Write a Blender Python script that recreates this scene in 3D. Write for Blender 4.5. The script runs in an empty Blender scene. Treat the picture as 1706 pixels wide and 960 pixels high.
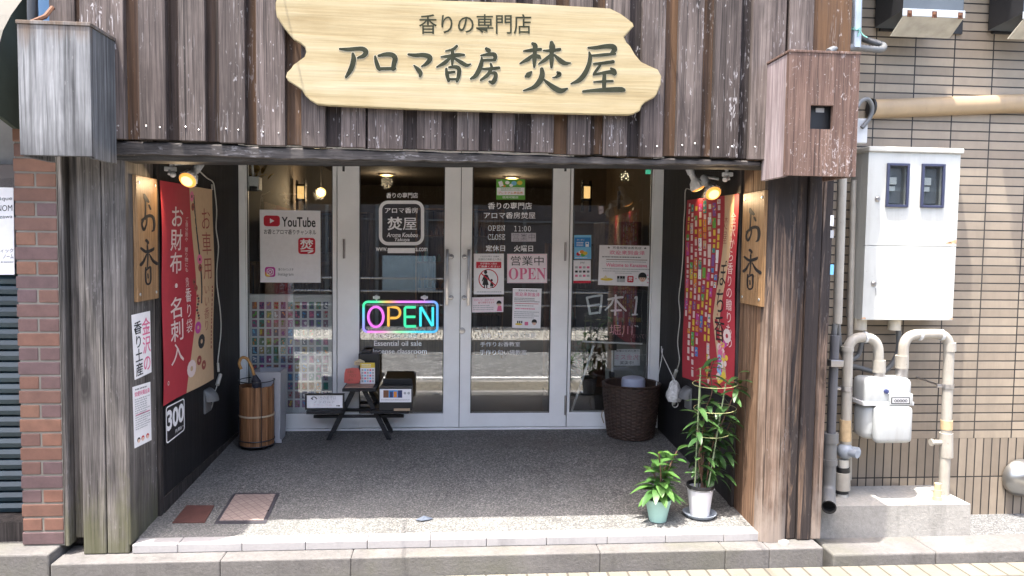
import bpy, bmesh, math, random
from mathutils import Vector, Matrix
R_ = random.Random(7)
scene = bpy.context.scene
COL = scene.collection

# ---------------------------------------------------------------- camera
PITCH, YAW, ROLL = .0584, .0838, .0138
CAM = Vector((-.037, -3.6187, 1.4743)); FPX = 1230.0
_f = Vector((math.sin(YAW)*math.cos(PITCH), math.cos(YAW)*math.cos(PITCH), -math.sin(PITCH)))
_r = Vector((math.cos(YAW), -math.sin(YAW), 0)); _u = _r.cross(_f)
RI = math.cos(ROLL)*_r + math.sin(ROLL)*_u
UP = -math.sin(ROLL)*_r + math.cos(ROLL)*_u
cd = bpy.data.cameras.new('camera'); cam = bpy.data.objects.new('camera', cd); COL.objects.link(cam)
cam.matrix_world = Matrix(((RI.x, UP.x, -_f.x, CAM.x), (RI.y, UP.y, -_f.y, CAM.y), (RI.z, UP.z, -_f.z, CAM.z), (0, 0, 0, 1)))
cd.sensor_width = 36; cd.lens = 36*FPX/1706; cd.clip_end = 2000; cd.clip_start = .05
scene.camera = cam

# ---------------------------------------------------------------- light
SX, SY = .21, .175                     # how far light travels in +x, +y for each metre it falls
sundir = Vector((SX, SY, -1)).normalized()
world = bpy.data.worlds.new('World'); scene.world = world; world.use_nodes = True
wn = world.node_tree; bg = wn.nodes['Background']
sky = wn.nodes.new('ShaderNodeTexSky'); sky.sky_type = 'NISHITA'; sky.sun_disc = False
sky.sun_elevation = math.asin(-sundir.z); sky.sun_rotation = math.atan2(-sundir.x, -sundir.y)
sky.air_density = 1.0; sky.dust_density = 5.0; sky.ozone_density = .3
wn.links.new(sky.outputs[0], bg.inputs[0]); bg.inputs[1].default_value = .15
sl = bpy.data.lights.new('sun', 'SUN'); sl.energy = 2.4; sl.angle = math.radians(.5); sl.color = (1, .96, .89)
so = bpy.data.objects.new('sun', sl); COL.objects.link(so); so.location = (-2, -3, 12)
so.rotation_euler = sundir.to_track_quat('-Z', 'Y').to_euler()
scene.view_settings.view_transform = 'Standard'; scene.view_settings.look = 'None'
scene.view_settings.gamma = 1; scene.view_settings.use_curve_mapping = False
scene.view_settings.exposure = 2.6
scene.cycles.max_bounces = 8; scene.cycles.transparent_max_bounces = 16
scene.cycles.use_denoising = True
scene.cycles.sample_clamp_indirect = 6

# ---------------------------------------------------------------- helpers
def U(px, py, X=None, Y=None, Z=None):
    """world point where the line of sight through a photo pixel meets a real plane of the place"""
    d = _f + RI*(px-853)/FPX - UP*(py-480)/FPX
    if Y is not None: t = (Y-CAM.y)/d.y
    elif X is not None: t = (X-CAM.x)/d.x
    else: t = (Z-CAM.z)/d.z
    return CAM + d*t
FS = .046                               # slope of the entrance floor
def fz(y): return FS*max(y, 0)
def UF(px, py):
    d = _f + RI*(px-853)/FPX - UP*(py-480)/FPX
    t = (FS*CAM.y-CAM.z)/(d.z-FS*d.y)
    return CAM + d*t
YG = 1.87                               # plane of the shop glass
def UR(px, py, Y):
    p = U(px, py, Y=2*YG-Y); return Vector((p.x, Y, p.z))

WL = {}
def emit(name, v, f, mats, mi=None, parent=None, smooth=False, cols=None):
    me = bpy.data.meshes.new(name)
    if not isinstance(mats, (list, tuple)): mats = [mats]
    if parent is not None: org = WL[parent]
    else:
        xs = [p[0] for p in v]; ys = [p[1] for p in v]; zs = [p[2] for p in v]
        org = Vector(((min(xs)+max(xs))/2, (min(ys)+max(ys))/2, min(zs)))
    me.from_pydata([(p[0]-org.x, p[1]-org.y, p[2]-org.z) for p in v], [], f)
    for m in mats: me.materials.append(m)
    if mi: me.polygons.foreach_set('material_index', mi)
    if cols:
        ca = me.color_attributes.new('tint', 'FLOAT_COLOR', 'POINT')
        for i, c in enumerate(cols): ca.data[i].color = (*c, 1)
    if smooth:
        me.polygons.foreach_set('use_smooth', [True]*len(me.polygons))
        me.set_sharp_from_angle(angle=math.radians(smooth if smooth is not True else 40))
    me.validate(); me.update()
    o = bpy.data.objects.new(name, me); COL.objects.link(o)
    if parent is not None: o.parent = parent
    else: o.location = org
    WL[o] = org
    return o
def tag(o, label=None, cat=None, group=None, kind=None):
    if label: o['label'] = label
    if cat: o['category'] = cat
    if group: o['group'] = group
    if kind: o['kind'] = kind
    return o
def thing(name, loc, label, cat, group=None):
    o = bpy.data.objects.new(name, None); COL.objects.link(o); o.location = loc
    o.empty_display_size = .1
    WL[o] = Vector(loc); return tag(o, label, cat, group)
def struct(o): o['kind'] = 'structure'; return o
def dup(o, delta, parent=None, label=None):
    c = o.copy(); COL.objects.link(c)
    if parent is None: c.location = Vector(o.location)+Vector(delta)
    else: c.parent = parent
    WL[c] = WL[o]+Vector(delta)
    if label: c['label'] = label
    for ch in [x for x in bpy.data.objects if x.parent == o]: dup(ch, delta, c)
    return c

class MB:
    def __init__(s): s.v = []; s.f = []; s.mi = []; s.m = 0; s.c = None; s.cols = []
    def add(s, vs, fs):
        b = len(s.v); s.v += [tuple(p) for p in vs]; s.f += [tuple(i+b for i in q) for q in fs]; s.mi += [s.m]*len(fs)
        if s.c is not None: s.cols += [s.c]*len(vs)
        return s
    def box(s, x0, x1, y0, y1, z0, z1, bev=0, M=None):
        if x0 > x1: x0, x1 = x1, x0
        if y0 > y1: y0, y1 = y1, y0
        if z0 > z1: z0, z1 = z1, z0
        vs = [Vector((x, y, z)) for x in (x0, x1) for y in (y0, y1) for z in (z0, z1)]
        fs = [(0, 1, 3, 2), (4, 6, 7, 5), (0, 4, 5, 1), (2, 3, 7, 6), (0, 2, 6, 4), (1, 5, 7, 3)]
        if bev:
            bm = bmesh.new(); bv = [bm.verts.new(p) for p in vs]
            for q in fs: bm.faces.new([bv[i] for i in q])
            bev = min(bev, .49*min(x1-x0, y1-y0, z1-z0))
            bmesh.ops.bevel(bm, geom=bm.edges[:], offset=bev, segments=2 if bev < .01 else 4, profile=.5, affect='EDGES')
            bm.verts.index_update(); vs = [p.co.copy() for p in bm.verts]; fs = [[p.index for p in q.verts] for q in bm.faces]; bm.free()
        if M is not None: vs = [M @ p for p in vs]
        return s.add(vs, fs)
    def hexa(s, p):     # 8 points: 4 bottom (ccw from above), 4 top
        return s.add(p, [(3, 2, 1, 0), (4, 5, 6, 7), (0, 1, 5, 4), (1, 2, 6, 5), (2, 3, 7, 6), (3, 0, 4, 7)])
    def tube(s, path, r, n=10, caps=True):
        path = [Vector(p) for p in path]; rs = r if isinstance(r, (list, tuple)) else [r]*len(path)
        t0 = (path[1]-path[0]).normalized(); a = t0.orthogonal().normalized(); vs = []; fs = []
        for i, p in enumerate(path):
            t = (path[min(i+1, len(path)-1)]-path[max(i-1, 0)]).normalized()
            a = (a-t*a.dot(t)).normalized(); b = t.cross(a)
            for k in range(n):
                w = 2*math.pi*k/n; vs.append(p+(a*math.cos(w)+b*math.sin(w))*rs[i])
        for i in range(len(path)-1):
            for k in range(n):
                k2 = (k+1) % n; fs.append((i*n+k, i*n+k2, (i+1)*n+k2, (i+1)*n+k))
        if caps: fs.append(tuple(range(n-1, -1, -1))); fs.append(tuple((len(path)-1)*n+k for k in range(n)))
        return s.add(vs, fs)
    def lathe(s, prof, c, n=32, axis=(0, 0, 1), rmod=None, arc=1.0):
        ax = Vector(axis).normalized(); a = ax.orthogonal().normalized(); b = ax.cross(a); c = Vector(c); vs = []; fs = []
        for j, (r, h) in enumerate(prof):
            for k in range(n):
                w = 2*math.pi*k/n; rr = r+(rmod(j, k) if rmod else 0)
                vs.append(c+ax*h+(a*math.cos(w)+b*math.sin(w))*rr)
        for j in range(len(prof)-1):
            for k in range(n):
                k2 = (k+1) % n; fs.append((j*n+k, j*n+k2, (j+1)*n+k2, (j+1)*n+k))
        return s.add(vs, fs)
    def prism(s, poly, d):
        """polygon (list of Vector) extruded by vector d"""
        n = len(poly); d = Vector(d); vs = [Vector(p) for p in poly]+[Vector(p)+d for p in poly]
        fs = [tuple(range(n)), tuple(range(2*n-1, n-1, -1))]+[(i, i+n, (i+1) % n+n, (i+1) % n) for i in range(n)]
        return s.add(vs, fs)
    def ball(s, c, r, n=16, sc=(1, 1, 1)):
        pr = [(r*math.sin(math.pi*j/n)+1e-5, -r*math.cos(math.pi*j/n)) for j in range(n+1)]
        b = len(s.v); s.lathe(pr, (0, 0, 0), n*2)
        c = Vector(c)
        for i in range(b, len(s.v)):
            p = s.v[i]; s.v[i] = (p[0]*sc[0]+c.x, p[1]*sc[1]+c.y, p[2]*sc[2]+c.z)
        return s
    def out(s, name, mats, parent=None, smooth=False):
        bm = bmesh.new(); me = bpy.data.meshes.new('t'); me.from_pydata(s.v, [], s.f); bm.from_mesh(me)
        bmesh.ops.recalc_face_normals(bm, faces=bm.faces[:]); bm.faces.ensure_lookup_table()
        fs = [[p.index for p in q.verts] for q in bm.faces]; bm.free(); bpy.data.meshes.remove(me)
        return emit(name, s.v, fs, mats, s.mi, parent, smooth, s.cols or None)
def arcpath(pts, r, n=6):
    """polyline with rounded corners"""
    pts = [Vector(p) for p in pts]; out = [pts[0]]
    for i in range(1, len(pts)-1):
        a = (pts[i-1]-pts[i]); b = (pts[i+1]-pts[i]); ra = min(r, a.length*.49, b.length*.49)
        p0 = pts[i]+a.normalized()*ra; p2 = pts[i]+b.normalized()*ra
        for k in range(n+1):
            t = k/n; out.append(p0*(1-t)**2+pts[i]*2*t*(1-t)+p2*t*t)
    out.append(pts[-1]); return out
def catmull(pts, n=6):
    pts = [Vector(p) for p in pts]; P = [pts[0]*2-pts[1]]+pts+[pts[-1]*2-pts[-2]]; out = []
    for i in range(1, len(P)-2):
        for k in range(n):
            t = k/n; p0, p1, p2, p3 = P[i-1:i+3]
            out.append(.5*((2*p1)+(p2-p0)*t+(2*p0-5*p1+4*p2-p3)*t*t+(3*p1-p0-3*p2+p3)*t**3))
    out.append(pts[-1]); return out

_tc = {}
def raw_glyphs(body, bold=0.0, shear=0.0):
    k = (body, bold, shear)
    if k not in _tc:
        c = bpy.data.curves.new('text', 'FONT'); c.body = body; c.size = 1; c.offset = bold; c.resolution_u = 3; c.shear = shear
        o = bpy.data.objects.new('text', c); me = bpy.data.meshes.new_from_object(o)
        _tc[k] = ([(p.co.x, p.co.y) for p in me.vertices], [tuple(q.vertices) for q in me.polygons], sum(q.area for q in me.polygons))
        bpy.data.objects.remove(o); bpy.data.curves.remove(c); bpy.data.meshes.remove(me)
    return _tc[k]
def one_glyph(c, bold):
    """a letter whose filled area is as large as its weight says (filling sometimes drops strokes)"""
    a0 = raw_glyphs(c, 0.0)[2]; sl = max((raw_glyphs(c, .003)[2]-a0)/.003, 6)
    for d in (0, -.001, .001, -.002, .002, -.003, .003, -.005, .005, -.007):
        b = round(bold+d, 4); g = raw_glyphs(c, b); ex = a0+sl*b
        if g[2] > a0+(.72 if b > 0 else 1.3)*sl*b-.004: return g
    return raw_glyphs(c, .003)
def glyphs(body, bold=0.0, shear=0.0):
    if all(ord(c) < 0x250 or ord(c) > 0x1D000 for c in body): return raw_glyphs(body, bold, shear)
    k = (body, bold, 'per')
    if k not in _tc:
        v = []; f = []; x = 0.0
        w = max(p[0] for p in raw_glyphs('一一', 0.0)[0])-max(p[0] for p in raw_glyphs('一', 0.0)[0])
        for c in body:
            if c != ' ':
                g = one_glyph(c, bold); n = len(v); v += [(p[0]+x, p[1]) for p in g[0]]; f += [tuple(n+i for i in q) for q in g[1]]
            x += w*(.5 if ord(c) < 0x250 else 1)
        _tc[k] = (v, f)
    return _tc[k]

class Cv:
    """a printed sheet: a thin slab with inks and letters lying on its face; canvas x right, y down"""
    def __init__(s, c4, w, h, base=None, th=.0015, warp=None, grid=1, mats=None, edge=None, plane=None):
        s.plane = plane
        s.TL, s.TR, s.BR, s.BL = [Vector(p) for p in c4]; s.w, s.h = w, h
        s.n = (s.TR-s.TL).cross(s.TL-s.BL).normalized(); s.warp = warp
        s.v = []; s.f = []; s.mi = []; s.mats = []; s.grid = grid
        if base is not None:
            if edge:  # outline polygon in canvas units
                s.slab(edge, base, th)
            else:
                g = grid
                if g == 1 and warp is None:
                    s.slab([(0, 0), (0, h), (w, h), (w, 0)], base, th)
                else:
                    b = len(s.v)
                    for kk in (0, -th/.0005):
                        for j in range(g+1):
                            for i in range(g+1): s.v.append(s.pt(w*i/g, h*j/g, kk))
                    q = (g+1)**2
                    for j in range(g):
                        for i in range(g):
                            a = b+j*(g+1)+i; s.face((a, a+g+1, a+g+2, a+1), base); s.face((a+q, a+q+1, a+q+g+2, a+q+g+1), base)
    def m(s, mat):
        if mat not in s.mats: s.mats.append(mat)
        return s.mats.index(mat)
    def face(s, q, mat): s.f.append(q); s.mi.append(s.m(mat))
    def pt(s, x, y, k=0):
        u, v = x/s.w, y/s.h
        if s.plane is not None: return U(x, y, Y=s.plane)+s.n*(k*.0005)
        p = (s.TL*(1-u)+s.TR*u)*(1-v)+(s.BL*(1-u)+s.BR*u)*v
        return p+s.n*(k*.0005+(s.warp(u, v) if s.warp else 0))
    def slab(s, poly, mat, th):
        b = len(s.v); n = len(poly); k = -th/.0005
        for p in poly: s.v.append(s.pt(*p, 0))
        for p in poly: s.v.append(s.pt(*p, k))
        s.face(tuple(b+i for i in range(n)), mat); s.face(tuple(b+2*n-1-i for i in range(n)), mat)
        for i in range(n): j = (i+1) % n; s.face((b+i, b+i+n, b+j+n, b+j), mat)
    def poly(s, pts, mat, k=1):
        b = len(s.v); s.v += [s.pt(x, y, k) for x, y in pts]; s.face(tuple(range(b, b+len(pts))), mat); return s
    def rect(s, x0, y0, x1, y1, mat, k=1):
        if s.warp:
            nx = max(1, int(abs(x1-x0)/s.w*12)); ny = max(1, int(abs(y1-y0)/s.h*24))
            for i in range(nx):
                for j in range(ny):
                    a, b_ = x0+(x1-x0)*i/nx, x0+(x1-x0)*(i+1)/nx; c, d = y0+(y1-y0)*j/ny, y0+(y1-y0)*(j+1)/ny
                    s.poly([(a, c), (a, d), (b_, d), (b_, c)], mat, k)
            return s
        return s.poly([(x0, y0), (x0, y1), (x1, y1), (x1, y0)], mat, k)
    def rrect(s, x0, y0, x1, y1, r, mat, k=1, ring=0):
        def pts(x0, y0, x1, y1, r):
            o = []
            for cx, cy, a0 in ((x0+r, y0+r, 270), (x0+r, y1-r, 180), (x1-r, y1-r, 90), (x1-r, y0+r, 0)):
                for i in range(7):
                    a = math.radians(a0-15*i); o.append((cx+r*math.cos(a), cy+r*math.sin(a)))
            return o
        P = pts(x0, y0, x1, y1, r)
        if not ring: return s.poly(P, mat, k)
        Q = pts(x0+ring, y0+ring, x1-ring, y1-ring, max(r-ring, .1)); b = len(s.v); n = len(P)
        s.v += [s.pt(*p, k) for p in P]+[s.pt(*p, k) for p in Q]
        for i in range(n): j = (i+1) % n; s.face((b+i, b+j, b+n+j, b+n+i), mat)
        return s
    def ell(s, cx, cy, rx, ry, mat, k=1, ring=0, n=24):
        P = [(cx+rx*math.cos(-2*math.pi*i/n), cy+ry*math.sin(-2*math.pi*i/n)) for i in range(n)]
        if not ring: return s.poly(P, mat, k)
        Q = [(cx+(rx-ring)*math.cos(-2*math.pi*i/n), cy+(ry-ring)*math.sin(-2*math.pi*i/n)) for i in range(n)]
        b = len(s.v); s.v += [s.pt(*p, k) for p in P]+[s.pt(*p, k) for p in Q]
        for i in range(n): j = (i+1) % n; s.face((b+i, b+j, b+n+j, b+n+i), mat)
        return s
    def put(s, gl, fx, fy, mat, k):
        vs, fs = gl[:2]; b = len(s.v); s.v += [s.pt(fx(x), fy(y), k) for x, y in vs]
        for q in fs: s.face(tuple(b+i for i in q), mat)
    def text(s, t, x0, y0, x1, y1, mat, bold=.01, k=2, shear=0):
        gl = glyphs(t, bold, shear); vs = gl[0]
        if not vs: return s
        a0 = min(p[0] for p in vs); a1 = max(p[0] for p in vs); b0 = min(p[1] for p in vs); b1 = max(p[1] for p in vs)
        s.put(gl, lambda x: x0+(x-a0)/(a1-a0)*(x1-x0), lambda y: y1-(y-b0)/(b1-b0)*(y1-y0), mat, k); return s
    def vtext(s, t, x0, y0, x1, y1, mat, bold=.01, k=2):
        n = len(t); ch = (y1-y0)/n; cw = x1-x0
        for i, c in enumerate(t):
            if c == ' ': continue
            yy = y0+ch*i
            s.put(glyphs(c, bold), lambda x: x0+(x-.0)*cw, lambda y, yy=yy: yy+ch*(.88-y), mat, k)
        return s
    def lines(s, x0, y0, x1, y1, n, mat, k=2, fill=.45, vertical=False):
        """print too fine to read from the street: rows of little marks"""
        for i in range(n):
            if vertical:
                xx = x0+(x1-x0)*(i+.25)/n; w = (x1-x0)/n*fill; y = y0
                while y < y1:
                    L = w*R_.uniform(.6, 1.2); s.poly([(xx, y), (xx, min(y+L, y1)), (xx+w, min(y+L, y1)), (xx+w, y)], mat, k); y += L+w*R_.uniform(.25, .6)
            else:
                yy = y0+(y1-y0)*(i+.25)/n; h = (y1-y0)/n*fill; x = x0; xe = x1-(R_.random() < .3)*(x1-x0)*.2
                while x < xe:
                    L = h*R_.uniform(.6, 1.6); s.poly([(x, yy), (x, yy+h), (min(x+L, xe), yy+h), (min(x+L, xe), yy)], mat, k); x += L+h*R_.uniform(.25, .6)
        return s
    def stroke(s, pts, mat, k=2, f=lambda x, y: (x, y), ws=1.0, asp=1.0):
        """brush stroke: (x, y, width) along its middle"""
        P = catmull([Vector(p) for p in pts], 5); n = len(P); L = []; Rr = []
        for i, p in enumerate(P):
            a = P[max(i-1, 0)]; b_ = P[min(i+1, n-1)]; t = Vector((b_.x-a.x, b_.y-a.y)); t = t.normalized() if t.length > 1e-6 else Vector((1, 0))
            w = max(p.z, 1)/2*ws; nn = Vector((-t.y, t.x))
            L.append((p.x+nn.x*w*asp, p.y+nn.y*w)); Rr.append((p.x-nn.x*w*asp, p.y-nn.y*w))
        def cap(i, sg):
            p = P[i]; a = P[max(i-1, 0)]; b_ = P[min(i+1, n-1)]; t = Vector((b_.x-a.x, b_.y-a.y)).normalized()*sg; w = max(p.z, 1)/2*ws; nn = Vector((-t.y, t.x)); o = []
            for q in range(1, 6):
                an = math.pi*q/6; d = nn*math.cos(an)+t*math.sin(an); o.append((p.x+d.x*w*asp, p.y+d.y*w))
            return o
        b = len(s.v); s.v += [s.pt(*f(*q), k) for q in L]+[s.pt(*f(*q), k) for q in Rr]
        for i in range(n-1): s.face((b+i, b+i+1, b+n+i+1, b+n+i), mat)
        e = cap(n-1, 1); s.poly([f(*L[-1])]+[f(*q) for q in e]+[f(*Rr[-1])], mat, k)
        e = cap(0, -1); s.poly([f(*Rr[0])]+[f(*q) for q in e]+[f(*L[0])], mat, k)
        return s
    def out(s, name, parent=None):
        # all faces of the slab front look outwards
        me = emit(name, s.v, s.f, s.mats, s.mi, parent); return me
def quad(px4, **k): return [U(x, y, **k) for x, y in px4]
# ---------------------------------------------------------------- materials
class NT:
    def __init__(s, name):
        s.mat = bpy.data.materials.new(name); s.mat.use_nodes = True; s.t = s.mat.node_tree; s.b = s.t.nodes['Principled BSDF']
        s.o = s.t.nodes['Material Output']
    def n(s, ty, **kw):
        x = s.t.nodes.new('ShaderNode'+ty)
        for k, v in kw.items(): setattr(x, k, v)
        return x
    def l(s, a, b): s.t.links.new(a, b)
    def setin(s, sock, v):
        if hasattr(v, 'is_linked') or hasattr(v, 'links'): s.l(v, sock)
        else: sock.default_value = v
    def coord(s, sc=(1, 1, 1), rot=(0, 0, 0), island=0.0, kind='Object'):
        c = s.n('TexCoord').outputs[kind]
        m = s.n('Mapping'); s.l(c, m.inputs[0]); m.inputs[2].default_value = rot; m.inputs[3].default_value = sc
        if island:
            g = s.n('NewGeometry'); a = s.n('VectorMath', operation='SCALE'); a.inputs[0].default_value = (37, 53, 71); s.l(g.outputs['Random Per Island'], a.inputs['Scale'])
            d = s.n('VectorMath', operation='ADD'); s.l(m.outputs[0], d.inputs[0]); s.l(a.outputs[0], d.inputs[1]); return d.outputs[0]
        return m.outputs[0]
    def noise(s, vec, scale=1, detail=4, rough=.55, dist=0):
        x = s.n('TexNoise'); s.l(vec, x.inputs['Vector']); x.inputs['Scale'].default_value = scale; x.inputs['Detail'].default_value = detail; x.inputs['Roughness'].default_value = rough; x.inputs['Distortion'].default_value = dist
        return x.outputs['Fac']
    def math(s, op, a, b=0.0, clamp=False):
        x = s.n('Math', operation=op, use_clamp=clamp); s.setin(x.inputs[0], a); s.setin(x.inputs[1], b); return x.outputs[0]
    def ramp(s, fac, stops, interp='LINEAR'):
        x = s.n('ValToRGB'); x.color_ramp.interpolation = interp; e = x.color_ramp.elements
        while len(e) < len(stops): e.new(.5)
        for q, (p, c) in zip(e, stops):
            q.position = p; q.color = (*c, 1) if isinstance(c, (tuple, list)) else (c, c, c, 1)
        s.l(fac, x.inputs[0]); return x.outputs[0]
    def mix(s, fac, a, b, blend='MIX'):
        x = s.n('MixRGB', blend_type=blend); s.setin(x.inputs[0], fac)
        for i, v in ((1, a), (2, b)):
            if isinstance(v, (tuple, list)): x.inputs[i].default_value = (*v[:3], 1)
            else: s.l(v, x.inputs[i])
        return x.outputs[0]
    def bump(s, h, strength=.3, dist=.01):
        x = s.n('Bump'); x.inputs['Strength'].default_value = strength; x.inputs['Distance'].default_value = dist; s.l(h, x.inputs['Height']); s.l(x.outputs[0], s.b.inputs['Normal'])
    def base(s, c, rough=.6, metal=0):
        s.setin(s.b.inputs['Base Color'], (*c, 1) if isinstance(c, (tuple, list)) else c); s.setin(s.b.inputs['Roughness'], rough); s.b.inputs['Metallic'].default_value = metal
        return s.mat
    def isl(s): return s.n('NewGeometry').outputs['Random Per Island']
    def z(s): 
        x = s.n('SeparateXYZ'); s.l(s.n('TexCoord').outputs['Object'], x.inputs[0]); return x.outputs
_pm = {}
def paint(name, c, rough=.5, metal=0, var=.12, sc=9, bump=0, spec=.5, emit=None, es=0, grime=0):
    if name in _pm: return _pm[name]
    m = NT(name); v = m.coord()
    n = m.noise(v, sc, 5, .6)
    lo = tuple(x*(1-var) for x in c); hi = tuple(min(1, x*(1+var)) for x in c)
    cc = m.ramp(n, [(.3, lo), (.7, hi)])
    if grime:
        g1 = m.noise(m.coord((16, 16, 1.3)), 1, 6, .7, .3); g2 = m.noise(v, 5, 5, .65)
        cc = m.mix(m.ramp(m.math('ADD', m.math('MULTIPLY', g1, .6), m.math('MULTIPLY', g2, .4)), [(.47, 0), (.66, grime)]), cc, (.17, .135, .095))
        cc = m.mix(m.ramp(m.noise(v, 70, 3), [(.68, 0), (.74, grime)]), cc, (.12, .08, .05))
    m.base(cc, rough, metal); m.b.inputs['Specular IOR Level'].default_value = spec
    if bump: m.bump(m.noise(v, 60, 4), bump, .004)
    if emit: m.b.inputs['Emission Color'].default_value = (*emit, 1); m.b.inputs['Emission Strength'].default_value = es
    _pm[name] = m.mat; return m.mat
def ink(name, c, rough=.55):
    return paint(name, c, rough, var=.04, sc=30, spec=.3)
def glow(name, c, s):
    m = NT(name); m.b.inputs['Base Color'].default_value = (*[x*.8 for x in c], 1); m.b.inputs['Emission Color'].default_value = (*c, 1); m.b.inputs['Emission Strength'].default_value = s; return m.mat

def wood(name, dark, mid, light, ax=2, fleck=.0, knots=True, algae=False, spread=.35, fresh=None, peel=False, rough=.75, grain=1.0, burnt=None, cracks=.75, stain=None, zburn_shade=.20, fine=.5):
    m = NT(name)
    def sc(a, b): 
        t = [a, a, a]; t[ax] = b; return tuple(t)
    v1 = m.coord(sc(48*grain, 1.6*grain), island=1); v2 = m.coord(sc(13*grain, .55), island=1); v3 = m.coord((5, 5, 5), island=1)
    n1 = m.noise(v1, 1, 7, .7, .6); n2 = m.noise(v2, 1, 4, .6, 1.2); n3 = m.noise(v3, 1, 4, .6)
    f = m.math('ADD', m.math('ADD', m.math('MULTIPLY', n1, .45), m.math('MULTIPLY', n2, .38)), m.math('MULTIPLY', n3, .17))
    col = m.ramp(f, [(.36, dark), (.5, mid), (.64, light)])
    if fine:
        g1 = m.noise(m.coord(sc(210*grain, 5*grain), island=1), 1, 3, .6, .3); g2 = m.noise(m.coord(sc(110*grain, 1.1), island=1), 1, 4, .65, .9)
        gm_ = m.ramp(m.math('ADD', m.math('MULTIPLY', g1, .5), m.math('MULTIPLY', g2, .5)), [(.38, 1-fine), (.5, 1), (.62, 1+fine*.7)])
        col = m.mix(1.0, col, gm_, 'MULTIPLY')
    if knots:
        kv = m.coord(sc(5.6, 2.1), island=1); vo = m.n('TexVoronoi'); vo.inputs['Scale'].default_value = 1.0; m.l(kv, vo.inputs['Vector'])
        d = m.math('ADD', vo.outputs['Distance'], m.math('MULTIPLY', m.math('SUBTRACT', n1, .5), .08))
        k = m.ramp(d, [(.0, 1), (.07, .95), (.10, .35), (.13, .65), (.20, 0)])
        col = m.mix(m.math('MULTIPLY', k, .8), col, tuple(x*.55 for x in dark))
    if cracks:
        cn = m.noise(m.coord(sc(85, .8), island=1), 1, 3, .5, .4); ck_ = m.ramp(cn, [(.62, 0), (.66, 1)]); col = m.mix(m.math('MULTIPLY', ck_, cracks), col, tuple(x*.3 for x in dark))
        sn = m.noise(m.coord(sc(4, .9), island=1), 1, 5, .65, 1.5); col = m.mix(m.ramp(sn, [(.5, 0), (.72, .55)]), col, tuple(x*.7 for x in dark))
    if fresh:
        g = m.isl(); sel = m.ramp(m.math('FRACT', m.math('MULTIPLY', g, 7.31)), [(.52, 0), (.6, 1)])
        nn = m.ramp(n2, [(.35, .1), (.6, 1)]); fc = m.ramp(n1, [(.35, tuple(x*.6 for x in fresh)), (.65, fresh)])
        col = m.mix(m.math('MULTIPLY', m.math('MULTIPLY', sel, nn), .9), col, fc)
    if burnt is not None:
        bn = m.noise(m.coord(sc(13, .8), island=1), 1, 6, .7, .8); bk = m.ramp(m.math('ADD', bn, m.math('ADD', burnt, m.math('MULTIPLY', m.math('SUBTRACT', m.z()[2], 1.0), zburn_shade))), [(.50, 0), (.57, 1)])  # charring grows with height; the top also carries the box's shade as colour
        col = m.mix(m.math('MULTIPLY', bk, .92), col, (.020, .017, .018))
    if fleck:
        fv = m.coord(sc(75, 26), island=1); fl = m.noise(fv, 1, 3, .6); fm = m.noise(m.coord(sc(7, 2.2), island=1), 1, 3)
        w = m.ramp(m.math('ADD', fl, m.math('MULTIPLY', m.math('SUBTRACT', fm, .5), .5)), [(.655, 0), (.71, 1)])
        fv2 = m.coord(sc(170, 9), island=1); fl2 = m.noise(fv2, 1, 3, .5)
        w2 = m.ramp(m.math('ADD', fl2, m.math('MULTIPLY', m.math('SUBTRACT', fm, .5), .5)), [(.66, 0), (.74, .8)])
        gi_ = m.math('ADD', .18, m.math('MULTIPLY', m.math('FRACT', m.math('MULTIPLY', m.isl(), 5.17)), .85))
        col = m.mix(m.math('MULTIPLY', m.math('MULTIPLY', m.math('MAXIMUM', w, w2), fleck), gi_), col, (.42, .40, .41))
    if peel:
        pn = m.noise(m.coord((38, 38, 20)), 1, 6, .7, 2.2); pm_ = m.noise(m.coord((5, 5, 3)), 1, 3)
        w = m.ramp(m.math('ADD', pn, m.math('MULTIPLY', m.math('SUBTRACT', pm_, .5), .22)), [(.59, 0), (.66, .8)])
        col = m.mix(m.math('MULTIPLY', w, .6), col, (.50, .46, .46))
    if algae:
        zz = m.z()[2]; an = m.noise(m.coord((9, 9, 4)), 1, 5, .7)
        h = m.math('SUBTRACT', m.math('MULTIPLY', an, .95), zz); w = m.ramp(h, [(.2, 0), (.5, .62)])
        col = m.mix(w, col, (.10, .10, .052) if algae is True else algae)
    if stain:
        sx_, sy_, sz_ = m.z(); nn = m.noise(m.coord((14, 14, 2.2)), 1, 6, .7, .5)
        t1 = m.ramp(m.math('ADD', m.math('MULTIPLY', nn, .55), m.math('MULTIPLY', m.math('SUBTRACT', sz_, .56), 1.5)), [(.16, 0), (.34, .85)])
        col = m.mix(t1, col, stain)
        t2 = m.ramp(m.math('SUBTRACT', m.math('MULTIPLY', nn, .5), m.math('MULTIPLY', sz_, 1.6)), [(.02, 0), (.25, .6)]); col = m.mix(t2, col, tuple(x*.7 for x in dark))
    if spread:
        g = m.isl(); br = m.n('HueSaturation'); br.inputs['Saturation'].default_value = 1
        m.l(m.math('ADD', 1-spread/2, m.math('MULTIPLY', g, spread)), br.inputs['Value']); m.l(col, br.inputs['Color']); col = br.outputs[0]
    m.base(col, rough); m.b.inputs['Specular IOR Level'].default_value = .25
    m.bump(f, .55, .006); return m.mat

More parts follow.
